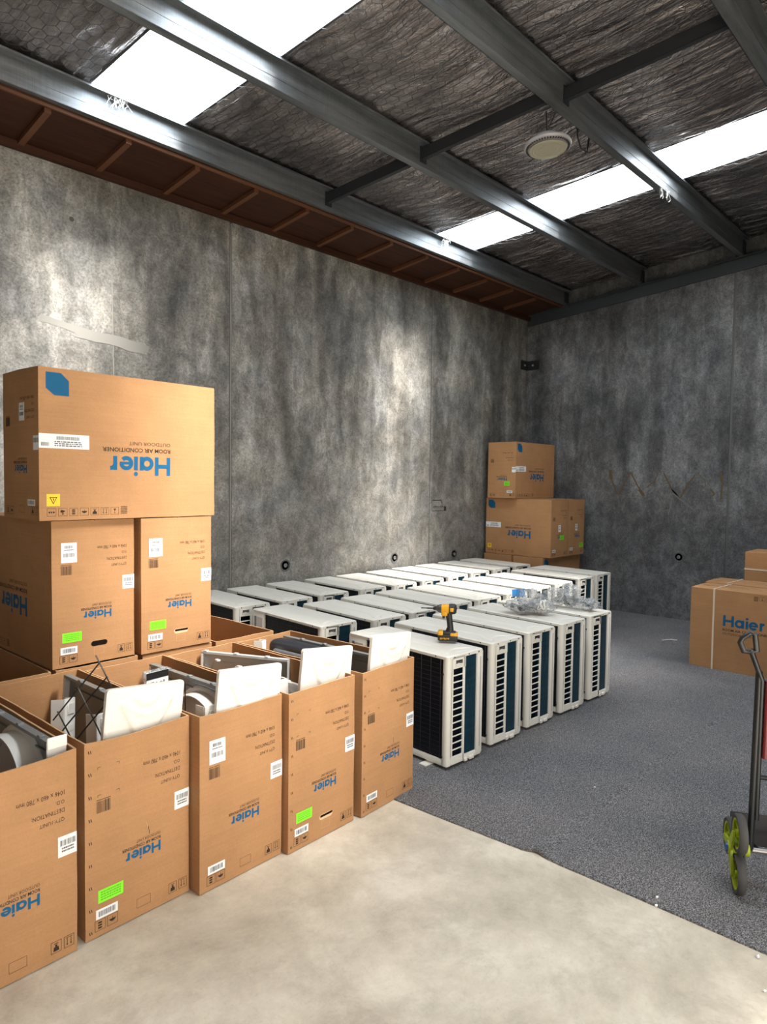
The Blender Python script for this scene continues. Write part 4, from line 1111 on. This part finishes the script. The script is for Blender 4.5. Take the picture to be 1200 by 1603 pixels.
# carton 5: dark plastic cover and white strips
root = empty('grey_plastic_cover', (2.735, 3.30, .012), .07); tag(root, 'dark grey moulded plastic cover standing in the carton at right end', 'plastic cover')
mb = MB(); mb.rbox((-.07, -.21, 0), (.06, .21, .765), mat('dark_moulded', (.016, .018, .024), .35), .045, 4)
mb.build('shell', root, 50)
mb = MB(); mb.rbox((-.088, -.18, .30), (-.050, .14, .72), mat('mid_grey_moulded', (.12, .12, .13), .4), .03, 3, Matrix.Rotation(.0, 4, 'X')); mb.build('inner_face', root, 50)
side_panel((2.645, 2.74, .02), (0, math.radians(6), math.radians(82)), 'white bracket strip beside the lid in the right end carton', .775, .14)
side_panel((2.59, 3.46, .02), (0, 0, math.radians(30)), 'white upright strip in back corner of the right end carton', .765, .05)

# ------------------------------------------------------------------ cordless driver
root = empty('cordless_driver', (3.615, 2.795, .7335), 0)
tag(root, 'yellow and black cordless impact driver standing on the nearest white unit', 'power tool')
M_YEL = mat('tool_yellow', (.82, .40, .012), .4); M_TB = mat('tool_black', (.016, .015, .014), .5); M_TG = mat('tool_nose_grey', (.10, .10, .10), .35, .5)
root.rotation_euler = (0, 0, math.radians(126))     # local +x is the nose direction
mb = MB(); mb.rbox((-.066, -.040, 0), (.066, .040, .045), M_TB, .012, 3); mb.rbox((-.055, -.034, .040), (.058, .034, .062), M_TB, .010, 2)
mb.rbox((-.0665, -.037, .030), (-.015, .0405, .056), M_YEL, .010, 2); mb.rbox((.028, -.037, .034), (.067, .0405, .066), M_YEL, .012, 2)
for k in range(7): mb.box((-.01+.009*k, .0402, .014+.003*math.sin(k*2)), (-.005+.009*k, .0412, .024), M_YEL)
mb.build('battery', root, 50)
mb = MB(); mb.tube([(-.012, 0, .055), (-.016, 0, .09), (-.010, 0, .14), (-.002, 0, .185)], [.030, .021, .020, .024], M_TB, 14); mb.build('grip', root, 50)
mb = MB(); mb.rbox((.020, -.008, .145), (.038, .008, .180), M_TB, .006, 2); mb.build('trigger', root, 40)
mb = MB(); Mx = Matrix.Translation((-.045, 0, .212)) @ Matrix.Rotation(PI/2, 4, 'Y')
mb.lathe([(0, -.012), (.026, -.010), (.034, .0), (.036, .02), (.034, .040)], M_TB, Mx, 24)
mb.lathe([(.034, .040), (.033, .055), (.031, .080), (.028, .090)], M_YEL, Mx, 24); mb.rbox((.002, -.026, .165), (.045, .026, .205), M_YEL, .010, 2)
mb.rbox((-.038, .028, .198), (-.012, .037, .224), M_YEL, .004, 1)
mb.build('motor_housing', root, 50)
mb = MB(); mb.lathe([(.028, .088), (.029, .096), (.024, .112), (.015, .122), (.012, .126)], M_TG, Mx, 24); mb.build('nose_cone', root, 40)
mb = MB(); mb.lathe([(.0115, .124), (.012, .140), (.009, .144), (.005, .146), (.005, .185), (.0035, .190), (.0035, .225), (0, .228)], M_TB, Mx, 12); mb.build('bit', root, 40)

# ------------------------------------------------------------------ plastic bags of fittings
def blob(mb, c, r, m, seed, amp=.35, n=3, floor=None):
    bm = bmesh.new(); bmesh.ops.create_icosphere(bm, subdivisions=n, radius=1)
    vv = []
    for v in bm.verts:
        d = v.co.normalized(); q = 1+amp*mnoise.noise(d*2.2+Vector((seed, 0, 0)))+amp*.45*mnoise.noise(d*6+Vector((0, seed, 0)))
        p = Vector((c[0]+d.x*r[0]*q, c[1]+d.y*r[1]*q, c[2]+d.z*r[2]*q))
        if floor is not None: p.z = max(p.z, floor)
        vv.append(p)
    mb.mesh(vv, [tuple(x.index for x in f.verts) for f in bm.faces], m); bm.free()
M_HOSE = mat('white_cord', (.78, .77, .74), .4); M_FIT = mat('grey_fittings', (.16, .165, .17), .45, .4)
def coil_of(mb, c, r, m, th, turns, seed, tilt):
    rg = random.Random(seed); path = []
    M = Matrix.Rotation(tilt, 3, 'X') @ Matrix.Rotation(rg.uniform(-.5, .5), 3, 'Y')
    for i in range(turns*14):
        a = 2*PI*i/14; rr = r*(1+.18*math.sin(i*.9+seed)); path.append(Vector(c)+M @ Vector((rr*math.cos(a), rr*math.sin(a), .012*math.sin(i*.7)+.006*i/14)))
    for p in path: p.z = max(p.z, .7335+.006)
    mb.tube(path, th, m, 6)
ZT = .7345-.005
root = empty('plastic_bag', (4.86, 2.90, ZT)); tag(root, 'clear plastic bag of white cord with blue card, on the fourth front unit', 'plastic bag')
mb = MB(); blob(mb, (-.02, .10, .055), (.095, .13, .055), M_BAG, 1.3, floor=.001); blob(mb, (.07, -.045, .065), (.095, .11, .065), M_BAG, 4.1, floor=.001); blob(mb, (.07, .06, .115), (.11, .10, .075), M_BAG, 7.7, .45)
mb.build('film', root, 60)
mb = MB()
for k in range(7): coil_of(mb, (4.86+.05+.03*math.sin(k*2.1), 2.90-.05+.035*math.cos(k*1.7), ZT+.05+.012*(k % 3)), .035+.006*(k % 3), M_HOSE, .0065, 2, k, .6+.3*k)
mb.v = [(x-4.86, y-2.90, z-ZT) for x, y, z in mb.v]; mb.build('cord_coils', root, 60)
mb = MB()
rg = random.Random(9)
for k in range(12): blob(mb, (-.03+rg.uniform(-.06, .05), .10+rg.uniform(-.09, .08), .035+rg.uniform(0, .03)), (.026, .022, .018), M_FIT, k, .5, 2, .003)
mb.build('fittings', root, 60)
mb = MB(); mb.box((-.055, -.003, 0), (.055, .003, .06), mat('bright_blue_card', (.01, .33, .82), .4), Matrix.Translation((.035, .150, .120)) @ Matrix.Rotation(2.4, 4, 'Z') @ Matrix.Rotation(.2, 4, 'X')); mb.build('blue_card', root)
root = empty('plastic_bag', (5.34, 2.83, ZT)); tag(root, 'clear plastic bag of grey fittings slumped over the unit at far end of front row', 'plastic bag')
mb = MB(); blob(mb, (.0, .13, .075), (.075, .11, .08), M_BAG, 2.2, .4, floor=.001); blob(mb, (.05, .02, .10), (.085, .10, .09), M_BAG, 5.5, .45, floor=.001); blob(mb, (.035, -.12, .045), (.08, .15, .05), M_BAG, 8.8, .4, floor=.001)
mb.build('film', root, 60)
mb = MB()
for k in range(16): blob(mb, (.03+rg.uniform(-.05, .05), rg.uniform(-.20, .16), .03+rg.uniform(0, .06)), (.024, .022, .020), M_FIT if k % 3 else M_GALV_IN, k+20, .5, 2, .003)
mb.build('fittings', root, 60)

# ------------------------------------------------------------------ stair-climbing hand truck
root = empty('hand_truck', (3.30, .83, .005)); tag(root, 'folding hand truck with yellow-green tri-wheels and red frame at the right photo edge', 'hand truck')
M_LIME = mat('lime_plastic', (.36, .46, .008), .4); M_TYRE = mat('grey_tyre', (.055, .052, .05), .75); M_TUBE = mat('black_tube', (.010, .012, .015), .35, .3); M_RED = mat('red_tube', (.13, .004, .007), .35)
ax = Vector((-.47, .88, 0)).normalized()      # outward axle direction
fwd = Vector((-ax.y, ax.x, 0))                # horizontal, across the axle (towards -x,-y)
upv = Vector((0, 0, 1))
def star(hub, side, phase):
    out = ax*side
    e1 = fwd
    for k in range(3):
        a = phase+k*2*PI/3; c = hub+e1*(.105*math.cos(a))+upv*(.105*math.sin(a))
        M = Matrix((( e1.x, upv.x, out.x, c.x), (e1.y, upv.y, out.y, c.y), (e1.z, upv.z, out.z, c.z), (0, 0, 0, 1)))
        mb = MB(); mb.lathe([(.064, -.016), (.078, -.018), (.084, -.010), (.084, .010), (.078, .018), (.064, .016), (.064, -.016)], M_TYRE, M, 36); w = mb.build('wheel', root, 50)
        mb = MB(); mb.lathe([(.056, -.014), (.064, -.016), (.064, .016), (.056, .014), (.054, .0), (.056, -.014)], M_LIME, M, 36); mb.lathe([(0, -.016), (.016, -.016), (.018, .016), (0, .018)], M_LIME, M, 16)
        for s in range(5): 
            q = 2*PI*s/5; mb.box((.012, -.006, -.006), (.060, .006, .006), M_LIME, M @ Matrix.Rotation(q, 4, 'Z'))
        mb.build('rim', w, 50)
    mb = MB()
    M = Matrix(((e1.x, upv.x, out.x, hub.x), (e1.y, upv.y, out.y, hub.y), (e1.z, upv.z, out.z, hub.z), (0, 0, 0, 1)))
    for k in range(3):
        a = phase+k*2*PI/3; Mk = M @ Matrix.Rotation(a, 4, 'Z')
        mb.prism([Mk @ Vector(p) for p in ((0, -.030, .020), (.105, -.012, .020), (.118, 0, .020), (.105, .012, .020), (0, .030, .020))], out*.010, M_LIME)
        mb.prism([Mk @ Vector(p) for p in ((0, -.022, -.026), (.105, -.010, -.026), (.105, .010, -.026), (0, .022, -.026))], -out*.006, M_TUBE)
    mb.lathe([(.030, -.05), (.030, .030), (.024, .036), (0, .036)], M_LIME, M, 20); s_ = mb.build('wheel_star', root, 40)
    mb = MB(); mb.lathe([(0, .0355), (.020, .036), (.018, .044), (0, .047)], mat('blue_hub_cap', (.03, .10, .24), .3), M, 16); mb.build('hub_cap', s_, 40)
H0 = Vector((-.035, .055, .176)) ; ph = math.radians(72)
star(H0, 1, math.radians(60))
H1 = H0-ax*.50
star(H1, -1, math.radians(60))
ri = H0-ax*.055; 
mb = MB()
lean = Vector((.02, -.005, 0))
A1 = ri+Vector((0, 0, .0)); B1 = ri+lean*1.0+Vector((0, 0, .80))
A2 = H1+ax*.075; B2 = A2+lean+Vector((0, 0, .80))
for a, b in ((A1, B1), (A2, B2)): mb.tube([a, b], .0145, M_TUBE, 12)
for z in (.0, .33, .62): 
    mb.tube([A1.lerp(B1, z/.8), A2.lerp(B2, z/.8)], .011, M_TUBE, 10)
mb.build('frame', root, 50)
mb = MB(); mb.tube([H0, H1], .012, mat('steel_axle', (.35, .33, .32), .3, .8), 10); mb.build('axle', root, 50)
mb = MB()
U0 = A1-ax*.020+Vector((0, 0, .14)); U1 = U0+Vector((.0, 0, .55)); 
for s in (0, 1):
    q = -ax*(.26*s); mb.tube([U0+q, U0+q+Vector((.01, 0, .62)), U0+q+ax*(.050 if s == 0 else -.050)+Vector((.01, 0, .755))], .0115, M_TUBE, 10)
mb.build('telescopic_tube', root, 50)
for s in (0, 1):
    q = -ax*(.26*s)-ax*(.024 if s == 0 else -.024)+fwd*.005
    mb = MB(); mb.tube([U0+q+Vector((0, 0, .28)), U0+q+Vector((.008, 0, .62))], .0125, M_RED, 10); mb.build('red_sleeve', root, 50)
# closed-loop grips
for s in (0, 1):
    sg = 1 if s == 0 else -1
    c = U0-ax*(.26*s)+ax*(.055*sg)+Vector((.01, 0, .79)); a1 = ax*sg
    loop = [c+a1*x+upv*z for x, z in ((-.030, -.04), (-.020, .032), (.0, .036), (.030, .012), (.038, -.006), (.022, -.045), (-.005, -.045))]
    mb = MB(); mb.tube(loop, .0125, M_BLACK, 8, True); mb.build('grip', root, 50)
# grey back board with pale band between the telescopic tubes
mb = MB(); Q0 = U0-ax*.030+Vector((0, 0, .60))
mb.rbox((0, -.006, 0), (.20, .006, .24), mat('slate_plastic', (.10, .115, .13), .4), .02, 3, Matrix(((-ax.x, fwd.x, 0, Q0.x), (-ax.y, fwd.y, 0, Q0.y), (0, 0, 1, Q0.z), (0, 0, 0, 1)))); bd = mb.build('back_board', root, 40)
mb = MB(); mb.box((0, -.008, .10), (.20, .008, .14), mat('pale_band', (.55, .58, .50), .5), Matrix(((-ax.x, fwd.x, 0, Q0.x), (-ax.y, fwd.y, 0, Q0.y), (0, 0, 1, Q0.z), (0, 0, 0, 1)))); mb.build('band', bd)
# folded toe plate
mb = MB(); T0 = H0+fwd*(-.16)+Vector((0, 0, -.045))
mb.prism([T0-ax*.005+upv*-.01, T0-ax*.48+upv*-.01, T0-ax*.48+upv*.14, T0-ax*.005+upv*.14], fwd*.006, mat('toe_plate_black', (.022, .021, .025), .5)); mb.build('toe_plate', root)
for x in (.3,): mb = MB(); mb.tube([T0-ax*.1+upv*.0, H0-ax*.1], .008, M_TUBE, 8); mb.tube([T0-ax*.4+upv*.0, H0-ax*.4], .008, M_TUBE, 8); mb.build('hinge', root, 50)
# ------------------------------------------------------------------ floor litter
M_FOAM = mat('white_foam', (.85, .85, .85), .8)
for i, (x, y, lab) in enumerate([(2.84, .68, 'white foam crumb on the concrete next to the carpet edge, nearest the camera'), (2.87, 1.08, 'white foam crumb on the carpet edge, midway'), (2.93, 1.10, 'white foam crumb just inside the carpet edge, midway'),
        (3.47, .80, 'white foam crumb on the carpet beside the hand truck wheel'), (3.75, 1.79, 'tiny white crumb alone on the open carpet'), (2.66, .61, 'white crumb on the concrete at the right photo edge')]):
    mb = MB(); blob(mb, (0, 0, .005), (.010 if i < 3 else .006, .006, .005), M_FOAM, i, .6, 1)
    o = mb.build('foam_crumb', loc=(x, y, .005 if x > 2.868 else -.003)); tag(o, lab, 'litter', 'white foam crumbs on the floor')
mb = MB(); mb.tube([(7.86, 2.99, .010), (7.92, 2.96, .012), (7.97, 2.93, .012), (8.00, 2.87, .010)], .006, M_FOAM, 6)
tag(mb.build('strap_offcut'), 'short curved white strap offcut on carpet near the back wall', 'litter')
